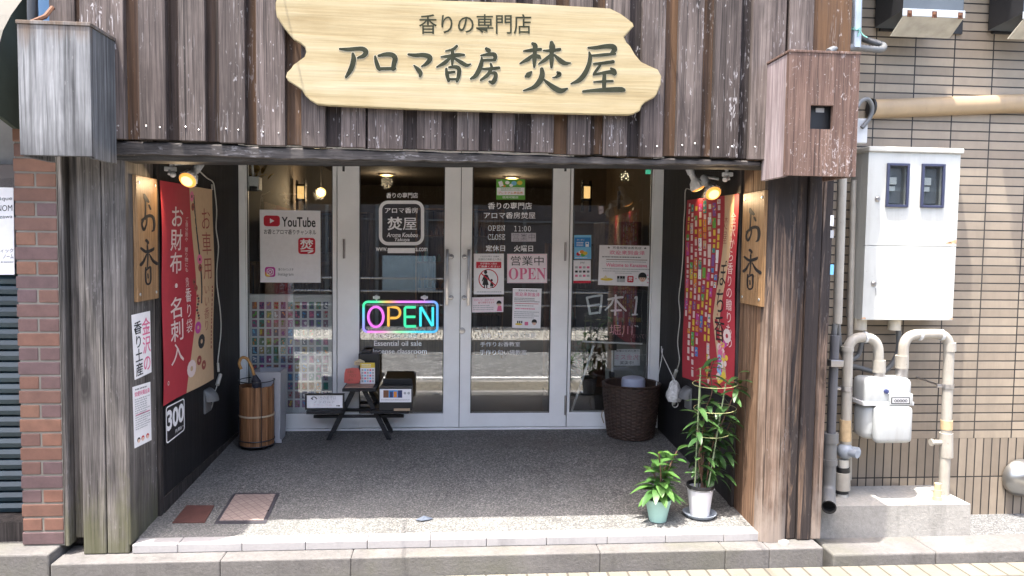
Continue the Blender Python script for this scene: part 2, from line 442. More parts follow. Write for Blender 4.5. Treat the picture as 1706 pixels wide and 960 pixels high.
M = {}
M['plank'] = wood('weathered plank', (0.032, 0.024, 0.022), (0.075, 0.059, 0.054), (0.132, 0.108, 0.097), fleck=.75, spread=.45)
M['batten'] = wood('dark batten', (0.012, 0.009, 0.008), (0.030, 0.022, 0.021), (0.064, 0.051, 0.046), fleck=.5, fresh=(0.105, 0.055, 0.026), spread=.5)
M['grey_wood'] = wood('grey pillar wood', (0.036, 0.033, 0.031), (0.110, 0.099, 0.092), (0.226, 0.203, 0.189), fleck=.55, algae=True, spread=.25)
M['box_wood'] = wood('silvery box wood', (.055, .055, .058), (.155, .157, .162), (.25, .252, .258), fleck=.7, spread=.12, grain=.6, stain=(.10, .065, .04), cracks=.5)
M['box_side'] = wood('grey box side wood', (0.060, 0.063, 0.069), (0.108, 0.111, 0.117), (0.168, 0.171, 0.180), fleck=.4, spread=.1)
M['red_box'] = wood('peeling red brown wood', (0.066, 0.039, 0.032), (0.107, 0.066, 0.052), (0.153, 0.100, 0.078), fleck=.25, knots=False, peel=True, spread=.08)
M['brown_wood'] = wood('brown pillar wood', (0.047, 0.031, 0.023), (0.146, 0.101, 0.076), (0.310, 0.249, 0.206), fleck=.55, spread=.15, burnt=-.05, zburn_shade=.22, grain=.75, algae=(0.292, 0.249, 0.215))
M['charred_wood'] = wood('charred pillar wood', (.05, .033, .025), (.12, .08, .058), (.22, .16, .12), fleck=.35, spread=.1, burnt=.12, zburn_shade=.05)
M['brown_side'] = wood('brown side board', (0.072, 0.039, 0.023), (0.156, 0.091, 0.055), (0.260, 0.169, 0.111), fleck=.1, spread=.2)
M['beam'] = wood('black beam', (0.008, 0.008, 0.010), (0.025, 0.025, 0.027), (0.070, 0.066, 0.066), ax=0, fleck=.25, spread=.0)
M['black_wall'] = wood('black wall boards', (.010, .0095, .010), (.0165, .0155, .0165), (.026, .024, .025), knots=False, spread=.1, rough=.6, cracks=0)
M['dark_post'] = wood('dark post', (0.016, 0.014, 0.013), (0.040, 0.034, 0.032), (0.080, 0.068, 0.064), spread=.1)
M['sign_wood'] = wood('pale sign wood', fine=.1, cracks=0, dark=(0.229, 0.171, 0.084), mid=(0.301, 0.243, 0.137), light=(0.343, 0.292, 0.188), ax=0, knots=False, spread=0, rough=.45, grain=.55)
M['tan_board'] = wood('tan name board', cracks=.2, dark=(0.194, 0.108, 0.048), mid=(0.274, 0.164, 0.082), light=(0.331, 0.210, 0.113), knots=False, spread=0, rough=.45)
M['bamboo'] = wood('bamboo slats', (0.119, 0.052, 0.024), (0.238, 0.116, 0.054), (0.329, 0.180, 0.089), knots=False, spread=.5, rough=.5, cracks=.2)
M['black_bench'] = wood('black stained bench', (.009, .009, .010), (.018, .018, .02), (.035, .035, .038), ax=0, knots=False, spread=.3, rough=.5, cracks=0)
M['inner_wood'] = wood('inner wood', (.10, .055, .03), (.20, .115, .06), (.30, .18, .10), spread=.2, knots=False)

def speckle(name, stops, scale, tint=None, rough=.8, patch=.35, bumpd=.004, dirt=False):
    m = NT(name); v = m.coord(); vo = m.n('TexVoronoi'); vo.inputs['Scale'].default_value = scale; m.l(v, vo.inputs['Vector'])
    sx = m.n('SeparateColor'); m.l(vo.outputs['Color'], sx.inputs[0]); c = m.ramp(sx.outputs[0], stops)
    gr = m.ramp(vo.outputs['Distance'], [(.35, 0), (.62, 1)]); c = m.mix(m.math('MULTIPLY', gr, .55), c, tint or (.16, .15, .14))
    n = m.noise(v, 2.2, 5, .65); c = m.mix(patch, c, m.ramp(n, [(.3, .25), (.7, 1)]), 'MULTIPLY')
    if dirt:   # brown trodden dirt towards the doors, pale scrubbed patches near the left front
        d1 = m.noise(m.coord((1.1, 1.6, 1)), 1, 6, .7, .6); yy = m.z()[1]
        c = m.mix(m.ramp(m.math('ADD', d1, m.math('MULTIPLY', yy, .16)), [(.5, 0), (.74, .55)]), c, (.075, .062, .052))
        c = m.mix(m.ramp(m.noise(m.coord((2.3, 2.3, 1)), 1.3, 6, .75, 1), [(.56, 0), (.66, .4)]), c, (.05, .047, .043))
        c = m.mix(m.ramp(m.math('SUBTRACT', m.math('SUBTRACT', d1, m.math('MULTIPLY', yy, .22)), m.math('MULTIPLY', m.z()[0], .10)), [(.42, 0), (.8, .3)]), c, (.22, .22, .21))
    m.base(c, rough); m.bump(m.math('SUBTRACT', 1.0, vo.outputs['Distance']), .5, bumpd); return m.mat
M['aggregate'] = speckle('washed pebble floor', [(0, (.018, .018, .021)), (.3, (.07, .07, .071)), (.6, (.15, .146, .137)), (.82, (.235, .226, .208)), (1, (.37, .36, .335))], 145, (.105, .102, .096), dirt=True)
M['asphalt'] = speckle('asphalt', [(0, (0.086, 0.088, 0.089)), (.6, (0.208, 0.213, 0.210)), (1, (0.417, 0.419, 0.421))], 26, (0.086, 0.088, 0.089))
def concrete(name, lo, hi, sc=3, bump=.5, green=False):
    m = NT(name); v = m.coord(); n = m.noise(v, sc, 7, .65); n2 = m.noise(v, 60, 5, .7); f = m.math('ADD', m.math('MULTIPLY', n, .6), m.math('MULTIPLY', n2, .4))
    c = m.ramp(f, [(.36, lo), (.64, hi)])
    st = m.ramp(m.noise(m.coord((6, 6, 1.2)), 1, 5, .7), [(.55, 0), (.75, .55)]); c = m.mix(st, c, tuple(x*.5 for x in lo))
    if green: c = m.mix(m.ramp(m.noise(v, 1.7, 6, .7), [(.5, 0), (.72, .6)]), c, (.10, .10, .07))
    m.base(c, .85); m.bump(n2, bump, .006); return m.mat
M['kerb'] = concrete('kerb concrete', (0.084, 0.079, 0.076), (0.150, 0.142, 0.137), green=True)
M['plinth'] = concrete('plinth concrete', (0.194, 0.188, 0.172), (0.337, 0.324, 0.299), sc=2.2)
M['nosing'] = concrete('white step tile', (0.281, 0.269, 0.267), (0.337, 0.326, 0.320), sc=2, bump=.15)
def brickmat(name, c1, c2, mortar, w, h, ms, plane='XZ', off=.5, rough=.7, bump=.6, rotz=0, var=.3, smooth=.1, squash=1, ox=0, oz=0, drip=0):
    m = NT(name); c = m.n('TexCoord').outputs['Object']; sp = m.n('SeparateXYZ'); m.l(c, sp.inputs[0]); cb = m.n('CombineXYZ')
    if plane == 'XZ': m.l(m.math('ADD', sp.outputs[0], ox), cb.inputs[0]); m.l(m.math('ADD', sp.outputs[2], oz), cb.inputs[1])
    else: m.l(sp.outputs[0], cb.inputs[0]); m.l(sp.outputs[1], cb.inputs[1])
    mp = m.n('Mapping'); m.l(cb.outputs[0], mp.inputs[0]); mp.inputs[2].default_value = (0, 0, rotz)
    b = m.n('TexBrick'); m.l(mp.outputs[0], b.inputs['Vector']); b.offset = off; b.squash = squash
    b.inputs['Scale'].default_value = 1; b.inputs['Brick Width'].default_value = w; b.inputs['Row Height'].default_value = h
    b.inputs['Mortar Size'].default_value = ms; b.inputs['Mortar Smooth'].default_value = smooth; b.inputs['Bias'].default_value = 0
    b.inputs['Color1'].default_value = (*c1, 1); b.inputs['Color2'].default_value = (*c2, 1); b.inputs['Mortar'].default_value = (*mortar, 1)
    n = m.noise(m.coord(), 14, 5, .65); n2 = m.noise(m.coord(), 1.4, 4, .6)
    col = m.mix(var, b.outputs['Color'], m.ramp(m.math('ADD', m.math('MULTIPLY', n, .5), m.math('MULTIPLY', n2, .5)), [(.35, .35), (.65, 1.0)]), 'MULTIPLY')
    if drip:
        col = m.mix(m.ramp(m.noise(m.coord((5, 5, .45)), 1, 6, .7, .4), [(.48, 0), (.72, drip)]), col, (.10, .085, .07))
    m.base(col, rough); h_ = m.math('ADD', m.math('SUBTRACT', 1.0, b.outputs['Fac']), m.math('MULTIPLY', n, .15)); m.bump(h_, bump, .006); return m.mat
M['tile_h'] = brickmat('beige wall tile', (0.227, 0.183, 0.137), (0.319, 0.263, 0.197), (0.010, 0.008, 0.008), .235, .0515, .0038, off=0, rough=.55, var=.28, drip=.35)
M['tile_v'] = brickmat('beige upright wall tile', (0.213, 0.172, 0.129), (0.300, 0.245, 0.184), (0.010, 0.008, 0.008), .0515, .235, .0038, off=0, rough=.55, var=.28, drip=.35)
M['paver'] = brickmat('cream paving', (0.151, 0.136, 0.105), (0.178, 0.163, 0.129), (0.073, 0.065, 0.052), 0.10, .20, .006, plane='XY', rough=.85, var=.35)

M['alu'] = paint('white aluminium', (0.840, 0.840, 0.828), .35, var=.05, sc=5)
M['alu_dark'] = paint('grey gasket', (.05, .05, .05), .6)
M['steel'] = paint('brushed steel', (.42, .40, .39), .3, .9)
M['white'] = paint('white plastic', (.72, .72, .71), .4, var=.06)
M['cream_pl'] = paint('cream enamel', (0.462, 0.449, 0.408), .4, var=.07, sc=6, grime=0.2)
M['box_enamel'] = paint('meter box enamel', (0.463, 0.469, 0.444), .4, var=.05, sc=4, grime=0.22)
M['pipe'] = paint('cream painted pipe', (0.332, 0.310, 0.271), .42, var=.10, sc=12, grime=0.45)
M['pipe_tape'] = paint('tan pipe tape', (.45, .33, .19), .7, var=.2, sc=20)
M['grey_pvc'] = paint('grey plastic pipe', (0.120, 0.126, 0.132), .45, var=.15, grime=0.3)
M['dark_pvc'] = paint('dark conduit', (.09, .09, .10), .5, var=.15)
M['black'] = paint('matt black', (.012, .012, .013), .5, var=.1)
M['black_metal'] = paint('black metal', (.02, .02, .022), .4, var=.2)
M['dark_hole'] = paint('dark recess', (.008, .008, .008), .9)
M['grey_box'] = paint('light grey plastic', (.48, .49, .50), .45, var=.08)
M['blue_grey'] = paint('blue grey sheet metal', (0.068, 0.080, 0.094), .4, var=.15, sc=6)
M['duct'] = paint('tan duct cover', (0.332, 0.242, 0.144), .5, var=.08, sc=4, grime=0.25)
M['vent_white'] = paint('dirty white sheet', (0.370, 0.344, 0.287), .6, var=.2, sc=12)
M['rust'] = paint('rust', (0.088, 0.032, 0.012), .8, var=.4, sc=40)
M['teal'] = paint('dark teal shutter', (0.013, 0.031, 0.043), .45, var=.2, sc=7)
M['green_canvas'] = paint('dark green canvas', (.03, .04, .028), .8, var=.25, sc=6)
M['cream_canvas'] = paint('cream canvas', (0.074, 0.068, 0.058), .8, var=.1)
M['terracotta'] = paint('red brown iron plate', (0.083, 0.034, 0.028), .7, var=.2, sc=25)
M['sil'] = paint('silver metal', (0.372, 0.366, 0.348), .28, .9, var=.08)
M['leaf'] = None
def leafmat(name, a, b_):
    m = NT(name); c = m.ramp(m.isl(), [(0, a), (1, b_)]); n = m.noise(m.coord(), 40, 3); c = m.mix(.25, c, m.ramp(n, [(.3, .6), (.7, 1)]), 'MULTIPLY')
    m.base(c, .38); tr = m.n('BsdfTranslucent'); m.l(m.mix(1.0, c, (1.0, 1.0, .35), 'MULTIPLY'), tr.inputs[0]); mx = m.n('MixShader'); mx.inputs[0].default_value = .3
    m.l(m.b.outputs[0], mx.inputs[1]); m.l(tr.outputs[0], mx.inputs[2]); m.l(mx.outputs[0], m.o.inputs[0]); return m.mat
M['leaf'] = leafmat('bright leaf', (.045, .125, .03), (.115, .235, .06))
M['leaf2'] = leafmat('deep leaf', (.028, .075, .024), (.08, .17, .05))
M['stem'] = paint('brown stem', (.14, .075, .05), .7, var=.3)
M['stake'] = paint('green garden stake', (.22, .27, .15), .5)
M['soil'] = paint('potting soil', (.045, .033, .025), .95, var=.5, sc=60, bump=.8)
M['pot_green'] = paint('pale green pot', (.30, .48, .42), .45, var=.06)
M['pot_white'] = paint('white pot', (.66, .65, .68), .4, var=.05)
M['saucer'] = paint('grey blue saucer', (.24, .27, .31), .3, var=.1)
# inks
W_ = ink('white ink', (.84, .83, .83)); K_ = ink('black ink', (.02, .02, .022)); G_ = ink('grey ink', (.16, .16, .165)); LG = ink('light grey ink', (.42, .42, .43))
RED = ink('red ink', (.52, .025, .045)); PINK = ink('pink ink', (.70, .16, .29)); PAPER = ink('white paper', (.82, .80, .81), .7); PAPINK = ink('pinkish paper', (.82, .73, .76), .7)
BAN = ink('banner red', (.42, .040, .055), .7); BCREAM = ink('banner cream', (.58, .40, .245), .7); BTXT = ink('banner pink white', (.74, .60, .56), .7); BRED2 = ink('banner brown red', (.30, .07, .055), .7)
YEL = ink('yellow ink', (.72, .52, .06)); GRN = ink('green ink', (.13, .38, .06)); BLU = ink('blue ink', (.045, .24, .55)); SKY = ink('sky blue ink', (.20, .50, .72)); ORG = ink('orange ink', (.72, .26, .05)); PUR = ink('purple ink', (.22, .08, .30)); SKIN = ink('printed skin', (.75, .50, .38)); TEA = ink('teal ink', (.05, .28, .24)); MAG = ink('magenta ink', (.50, .06, .30)); NAVY = ink('navy ink', (.04, .05, .13)); BRN = ink('brown ink', (.20, .09, .05))
SIGNK = paint('sign olive black', (.030, .032, .022), .9, var=.3, sc=14, spec=.02); CALK = ink('calligraphy black', (.018, .017, .018), .5); SHADE = ink('sign letter outline', (.50, .46, .36), .5)
CHALK = ink('chalk white', (.80, .82, .84)); CHPK = ink('chalk pink', (.62, .36, .42)); CHGN = ink('chalk green', (.06, .22, .10)); CHYE = ink('chalk yellow', (.36, .27, .05))
# glass: clear sheet that mirrors by its angle
m = NT('window glass'); tr = m.n('BsdfTransparent'); tr.inputs[0].default_value = (.93, .95, .95, 1); gl = m.n('BsdfGlossy'); gl.inputs['Roughness'].default_value = 0; gl.inputs[0].default_value = (1, 1, 1, 1)
ge = m.n('NewGeometry'); dp = m.n('VectorMath', operation='DOT_PRODUCT'); m.l(ge.outputs['Incoming'], dp.inputs[0]); m.l(ge.outputs['Normal'], dp.inputs[1])
co = m.math('ABSOLUTE', dp.outputs['Value']); fr_o = m.math('ADD', .10, m.math('MULTIPLY', .90, m.math('POWER', m.math('SUBTRACT', 1.0, co, True), 5.0)))
mx = m.n('MixShader'); m.l(fr_o, mx.inputs[0]); m.l(tr.outputs[0], mx.inputs[1]); m.l(gl.outputs[0], mx.inputs[2]); m.l(mx.outputs[0], m.o.inputs[0]); M['glass'] = m.mat

M['sill_wood'] = wood('rough sill board', (0.015, 0.014, 0.014), (0.049, 0.043, 0.041), (0.119, 0.108, 0.101), ax=0, fleck=.35, spread=0)
M['asphalt_fine'] = speckle('fine grey ground', [(0, (.05, .05, .052)), (.5, (.13, .13, .13)), (1, (.25, .25, .245))], 140, (.09, .09, .09))
M['far_paver'] = brickmat('pale far paving', (.42, .40, .35), (.50, .48, .43), (.08, .07, .06), .13, .40, .010, plane='XY', rough=.85, var=.25)
# ================================================================ setting: ground
b = MB(); b.add([(-300, -300, -.27), (300, -300, -.27), (300, 300, -.27), (-300, 300, -.27)], [(0, 1, 2, 3)]); struct(b.out('ground', M['kerb']))
b = MB(); b.add([(-40, -4.36, -.245), (40, -4.36, -.245), (40, -1.25, -.245), (-40, -1.25, -.245)], [(0, 1, 2, 3)]); struct(b.out('road', M['asphalt']))
b = MB(); b.box(-40, 40, -1.2, -.106, -.3, -.138); struct(b.out('sidewalk', M['paver']))
b = MB()
for i in range(-20, 20): b.box(i*.9+.003, i*.9+.897, -1.36, -1.203, -.3, -.142, .012)
struct(b.out('road_kerb', M['plinth']))
b = MB(); b.add([(-1.4, -2.12, -.241), (9, -2.12, -.241), (9, -2.0, -.241), (-1.4, -2.0, -.241)], [(0, 1, 2, 3)]); struct(b.out('road_marking', paint('road paint', (.75, .75, .73), .7)))
b = MB(); b.box(-40, 40, -6.3, -4.53, -.3, -.06); struct(b.out('far_sidewalk', M['far_paver']))
b = MB(); b.box(-40, 40, -4.52, -4.36, -.3, -.058); struct(b.out('far_kerb', M['plinth']))
# shop kerb: long concrete blocks
b = MB(); zk = -.042
xs = [-1.60, -1.215, -.36, .30, .93, 1.565]
pts = [(112, 925), (370, 945), (586, 940), (998, 930), (1205, 925), (1278, 922), (1367, 920)]
xs = [-1.88]+[U(x, y, Y=-.07).x for x, y in pts[1:]]
for x0, x1 in zip(xs, xs[1:]):
    b.box(x0+.0006, x1-.0006, -.100, .12, -.30, zk, .006)
xs = [-3.2, -2.35, -1.885]
for x0, x1 in zip(xs, xs[1:]): b.box(x0+.0008, x1-.0008, -.098, .30, -.30, .006, .008)
struct(b.out('shop_kerb', M['kerb']))
b = MB(); xs = [1.915, 2.47, 3.35, 4.2, 5.1]
for x0, x1 in zip(xs, xs[1:]): b.box(x0+.0008, x1-.0008, -.103, .115, -.30, -.076, .012)
struct(b.out('side_kerb', M['kerb']))
b = MB(); b.box(1.9, 9, .116, .46, -.3, -.095); struct(b.out('wall_foot_ground', M['asphalt_fine']))
# entrance floor, sloping a little up to the doors
b = MB(); y0, y1 = .085, 1.95
b.hexa([(-1.62, y0, -.2), (1.66, y0, -.2), (1.66, y1, -.2), (-1.62, y1, -.2), (-1.62, y0, fz(y0)-.002), (1.66, y0, fz(y0)-.002), (1.66, y1, fz(y1)-.002), (-1.62, y1, fz(y1)-.002)])
struct(b.out('entrance_floor', M['aggregate']))
b = MB()
jo = [-1.555]+[U(x, 905, Y=0).x for x in (296, 403, 509, 612, 717, 811, 911, 1012, 1109, 1206)]+[1.575]
for x0, x1 in zip(jo, jo[1:]): b.box(x0+.0012, x1-.0012, 0, .088, -.0415, .002, .004)
struct(b.out('step_edge', M['nosing']))

# ================================================================ the wooden shopfront
shop = thing('wooden_shopfront', (0, .5, 0), 'weathered timber shopfront with board and batten upper wall, open recessed porch and glazed white doors', 'shop front')
ED = [(135, 208), (232, 277), (298, 342), (365, 408), (427, 475), (502, 542), (568, 609), (613, 672), (695, 736), (762, 799), (821, 858), (886, 924), (947, 985), (1007, 1047), (1068, 1107), (1129, 1170), (1189, 1232), (1251, 1306), (1311, 1352)]
def zbot(x): return 1.932+(x+1.61)/3.11*(-.021)+.006-(.006 if abs(x) < 1 else 0)
a = MB(); c = MB()
E_ = [(U(p, 140, Y=-.06).x, U(q, 140, Y=-.06).x) for p, q in ED]
for x0, x1 in E_:
    zb = zbot((x0+x1)/2)+R_.uniform(-.004, .004); t = R_.uniform(-.004, .004)
    a.box(x0, x1, -.062+t, -.030, zb, 4.6, .003)
for (p, q), (r, s_) in zip(E_, E_[1:]):
    zb = zbot((q+r)/2)+.004+R_.uniform(-.004, .004)
    c.box(q-.018, r+.018, -.028, -.004, zb, 4.6, .002)
x1 = E_[-1][1]; c.box(x1-.01, 1.94, -.03, -.004, 1.93, 4.6, .002)
x0 = E_[0][0]; c.box(-1.86, x0+.01, -.03, -.004, 1.93, 4.6, .002)
a.m = 1
for x0, x1 in E_:
    for xx in (x0+.03, x1-.03): a.ball((xx, -.064, zbot(xx)+.055+R_.uniform(-.01, .01)), .0042, 5)
a.out('plank_cladding', [M['plank'], M['steel']], shop); c.out('batten_cladding', M['batten'], shop)
# lintel: a rough old beam, deeper on its left
b = MB(); n = 40; vs = []; fs = []
for i in range(n+1):
    x = -1.62+3.24*i/n; zt = zbot(x)-.004-(.0+.002*math.sin(i*1.7)); zl = 1.846+(x+1.42)/2.86*.035+.0015*math.sin(i*.9)
    bulge = -.028+.003*math.sin(i*.7+1)+.002*math.sin(i*2.3)
    prof = [(.13, zt), (-.012, zt), (bulge-.004, zt-.012), (bulge, zl+.55*(zt-zl)), (bulge+.012, zl+.2*(zt-zl)), (.004, zl), (.13, zl-.001)]
    vs += [(x, y, z) for y, z in prof]
m_ = 7
for i in range(n):
    for k in range(m_): k2 = (k+1) % m_; fs.append((i*m_+k, i*m_+k2, (i+1)*m_+k2, (i+1)*m_+k))
fs += [tuple(range(m_)), tuple(n*m_+k for k in range(m_-1, -1, -1))]
b.add(vs, fs); b.out('lintel_beam', M['beam'], shop, 35)
b = MB(); vs = []; fs = []; n = 60
for i in range(n+1):
    x = -1.612+3.10*i/n; zt = zbot(x)-.006; h_ = .062*(1-.62*i/n)+.002*math.sin(i*1.3)+.002*math.sin(i*3.1); y = -.046+.003*math.sin(i*2.1)
    vs += [(x, -.012, zt), (x, y+.012, zt-.002), (x, y, zt-.010), (x, y+.002, zt-h_), (x, -.012, zt-h_-.004)]
for i in range(n):
    for k in range(5): k2 = (k+1) % 5; fs.append((i*5+k, i*5+k2, (i+1)*5+k2, (i+1)*5+k))
fs += [tuple(range(5)), tuple(n*5+k for k in range(4, -1, -1))]
b.add(vs, fs); b.out('sill_board', M['sill_wood'], shop, 30)
# pillars
def plank_post(name, x0, x1, y0, y1, z0, z1, mat, bev=.006):
    b = MB(); b.box(x0, x1, y0, y1, z0, z1, bev); return b.out(name, mat, shop)
plank_post('pillar_plank', -1.862, -1.842, .0, .16, -.0, 2.2, M['grey_wood'])
plank_post('pillar_plank', -1.840, -1.775, .055, .085, .02, 2.2, M['grey_wood'])
plank_post('pillar_plank', -1.778, -1.672, .0, .04, -.041, 2.2, M['grey_wood'])
plank_post('pillar_plank', -1.668, -1.567, .002, .042, -.041, 2.2, M['grey_wood'])
b = MB(); b.box(-1.85, -1.60, .09, .40, -.02, 2.4); b.out('pillar_core', M['dark_post'], shop)
b = MB(); b.box(-1.598, -1.560, .004, .20, -.0, 1.99, .004); b.box(-1.598, -1.563, .202, .345, .0, 1.99, .004); b.out('side_board', M['grey_wood'], shop)
b = MB(); b.box(-1.60, -1.548, .347, .385, .0, 1.99, .003); b.out('corner_post', M['dark_post'], shop)
# right pillar: a rounded log slab and split boards
b = MB(); n = 14; vs = []; fs = []
zs = [-.041, .3, .7, 1.1, 1.5, 1.9, 2.2]
for j, z in enumerate(zs):
    for i in range(n+1):
        t = i/n; x = 1.563+.142*t; y = -.004-.022*math.sin(math.pi*t)**.7+.003*math.sin(z*5+i); vs.append((x, y, z))
for j in range(len(zs)-1):
    for i in range(n): fs.append((j*(n+1)+i, j*(n+1)+i+1, (j+1)*(n+1)+i+1, (j+1)*(n+1)+i))
q = len(vs); vs += [(1.563, .06, zs[0]), (1.705, .06, zs[0]), (1.563, .06, zs[-1]), (1.705, .06, zs[-1])]
fs += [tuple(range(n, -1, -1))+(q, q+1), (0,)+tuple(j*(n+1) for j in range(1, len(zs)))+(q+2, q), (n, q+1, q+3)+tuple(j*(n+1)+n for j in range(len(zs)-1, 0, -1))]
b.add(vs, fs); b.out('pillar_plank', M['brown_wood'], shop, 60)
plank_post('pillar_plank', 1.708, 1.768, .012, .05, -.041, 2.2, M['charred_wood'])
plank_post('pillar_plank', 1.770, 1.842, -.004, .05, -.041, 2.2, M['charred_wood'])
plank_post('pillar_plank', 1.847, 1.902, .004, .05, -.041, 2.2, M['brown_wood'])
b = MB(); b.box(1.60, 1.90, .055, .44, -.03, 2.4); b.out('pillar_core', M['dark_post'], shop)
b = MB(); b.box(1.566, 1.598, .028, .215, fz(.1)-.01, 1.99, .004); b.box(1.566, 1.598, .218, .345, fz(.2)-.01, 1.99, .004); b.out('side_board', M['brown_side'], shop)
b = MB(); b.box(1.550, 1.60, .347, .40, .0, 1.99, .003); b.out('corner_post', M['dark_post'], shop)
# porch walls and ceiling
b = MB(); b.box(-1.66, -1.556, .386, 1.93, .0, 2.4); b.out('porch_wall', M['black_wall'], shop)
b = MB(); b.box(1.556, 1.66, .401, 1.93, .0, 2.4); b.out('porch_wall', M['black_wall'], shop)
b = MB(); b.box(-1.66, 1.66, .10, 1.95, 2.27, 2.34); b.out('porch_ceiling', M['black_wall'], shop)
b = MB(); b.box(-1.555, -1.545, .386, 1.85, .0, .10); b.out('porch_skirting', M['dark_post'], shop)
# body of the house above and round the shop room
b = MB(); b.box(-1.86, 1.94, .02, 9.0, 2.72, 5.2); b.box(-1.86, -1.66, .41, 9, -.2, 2.72); b.box(-1.66, 1.66, .16, .30, 2.34, 2.72)
b.out('house_wall', M['dark_post'], shop)
# shop room
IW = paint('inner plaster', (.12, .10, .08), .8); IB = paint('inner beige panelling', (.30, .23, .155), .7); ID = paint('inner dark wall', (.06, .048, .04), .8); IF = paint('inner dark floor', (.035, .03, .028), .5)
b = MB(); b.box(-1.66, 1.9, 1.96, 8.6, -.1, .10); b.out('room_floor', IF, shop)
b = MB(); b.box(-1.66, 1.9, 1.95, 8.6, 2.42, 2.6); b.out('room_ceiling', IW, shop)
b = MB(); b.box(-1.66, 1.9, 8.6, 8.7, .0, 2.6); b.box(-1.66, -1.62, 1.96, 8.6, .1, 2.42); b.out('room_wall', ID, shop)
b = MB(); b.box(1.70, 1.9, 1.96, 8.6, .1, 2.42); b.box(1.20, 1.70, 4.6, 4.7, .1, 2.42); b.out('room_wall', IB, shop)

# ---------------------------------------------------------------- glazed front
def frame(name, x0, x1, z0, z1, l, r, t, bt, y0, y1, mat, parent, bev=.003):
    b = MB(); b.box(x0, x0+l, y0, y1, z0, z1, bev); b.box(x1-r, x1, y0, y1, z0, z1, bev)
    if t: b.box(x0+l-.001, x1-r+.001, y0+.002, y1-.002, z1-t, z1-.001, bev)
    if bt: b.box(x0+l-.001, x1-r+.001, y0+.002, y1-.002, z0+.001, z0+bt, bev)
    return b.out(name, mat, parent)
zs0, zs1 = .088, 2.24
b = MB(); b.box(-1.553, -1.508, 1.84, 1.95, zs0, 2.27, .003); b.box(1.482, 1.553, 1.84, 1.95, zs0, 2.27, .003); b.box(-1.51, 1.484, 1.85, 1.94, 2.20, 2.268, .002); b.box(-1.51, 1.484, 1.845, 1.945, .06, .097, .002)
b.out('door_surround', M['alu'], shop)
wl = frame('shop_window', -1.506, -.862, .10, 2.198, .008, .030, .04, .11, 1.852, 1.912, M['alu'], shop)
wr = frame('shop_window', .850, 1.480, .10, 2.198, .022, .010, .04, .11, 1.852, 1.912, M['alu'], shop)
dl = frame('glass_door', -.858, .036, .102, 2.196, .158, .117, .09, .105, 1.850, 1.905, M['alu'], shop)
dr = frame('glass_door', .041, .846, .102, 2.196, .080, .128, .09, .105, 1.850, 1.905, M['alu'], shop)
def pane(p, x0, x1, z0, z1):
    b = MB(); b.box(x0, x1, 1.868, 1.874, z0, z1); b.out('glass_pane', M['glass'], p)
    g = MB(); t = .006
    for q in ((x0, x0+t, z0, z1), (x1-t, x1, z0, z1)): g.box(q[0], q[1], 1.858, 1.867, q[2], q[3])
    for q in ((x0, x1, z0, z0+t), (x0, x1, z1-t, z1)): g.box(q[0], q[1], 1.8585, 1.8665, q[2], q[3])
    g.out('gasket', M['alu_dark'], p)
pane(wl, -1.499, -.892, .205, 2.16); pane(wr, .872, 1.470, .205, 2.16)
pane(dl, -.700, -.081, .205, 2.106); pane(dr, .121, .718, .205, 2.106)
b = MB(); b.box(-.8605, -.8585, 1.846, 1.853, .1, 2.2); b.box(.0365, .0405, 1.853, 1.90, .1, 2.2); b.box(.8465, .8495, 1.846, 1.853, .1, 2.2); b.out('door_gap', M['alu_dark'], shop)
def handle(p, x, sx):
    b = MB(); zt = U(x*224+745, 412, Y=1.80).z; zt, zb = 1.44, 1.02
    b.box(x-.011, x+.011, 1.798, 1.812, zb, zt, .004)
    for z in (1.385, .985+.09): b.tube([(x, 1.812, z), (x+sx*.03, 1.812, z), (x+sx*.032, 1.851, z)], .009, 8); b.lathe([(.0, 0), (.018, 0), (.018, -.008), (.0, -.009)], (x+sx*.032, 1.851, z), 14, (0, 1, 0))
    b.out('handle', M['steel'], p, True)
handle(dl, -.060, 1); handle(dr, .098, -1)
b = MB(); p = U(770, 552, Y=1.85); b.lathe([(.0, -.006), (.012, -.006), (.022, -.004), (.024, 0)], p, 18, (0, 1, 0)); b.out('lock', M['steel'], dr, True)
for d_, px, ys in ((dl, 573.5, ((398, 430), )), (dr, 942, ((403, 434), (660, 692)))):
    for ya, yb in ys:
        p, q = U(px, ya, Y=1.845), U(px, yb, Y=1.845); b = MB(); b.tube([(p.x, 1.843, q.z), (p.x, 1.843, p.z)], .0085, 10); b.out('hinge', M['steel'], d_, True)
for d_, px in ((dl, 572.5), (dr, 942)):
    p = U(px, 278, Y=1.845); b = MB(); b.box(p.x-.008, p.x+.008, 1.838, 1.851, p.z-.03, p.z+.012, .002); b.out('pivot', M['alu_dark'], d_)
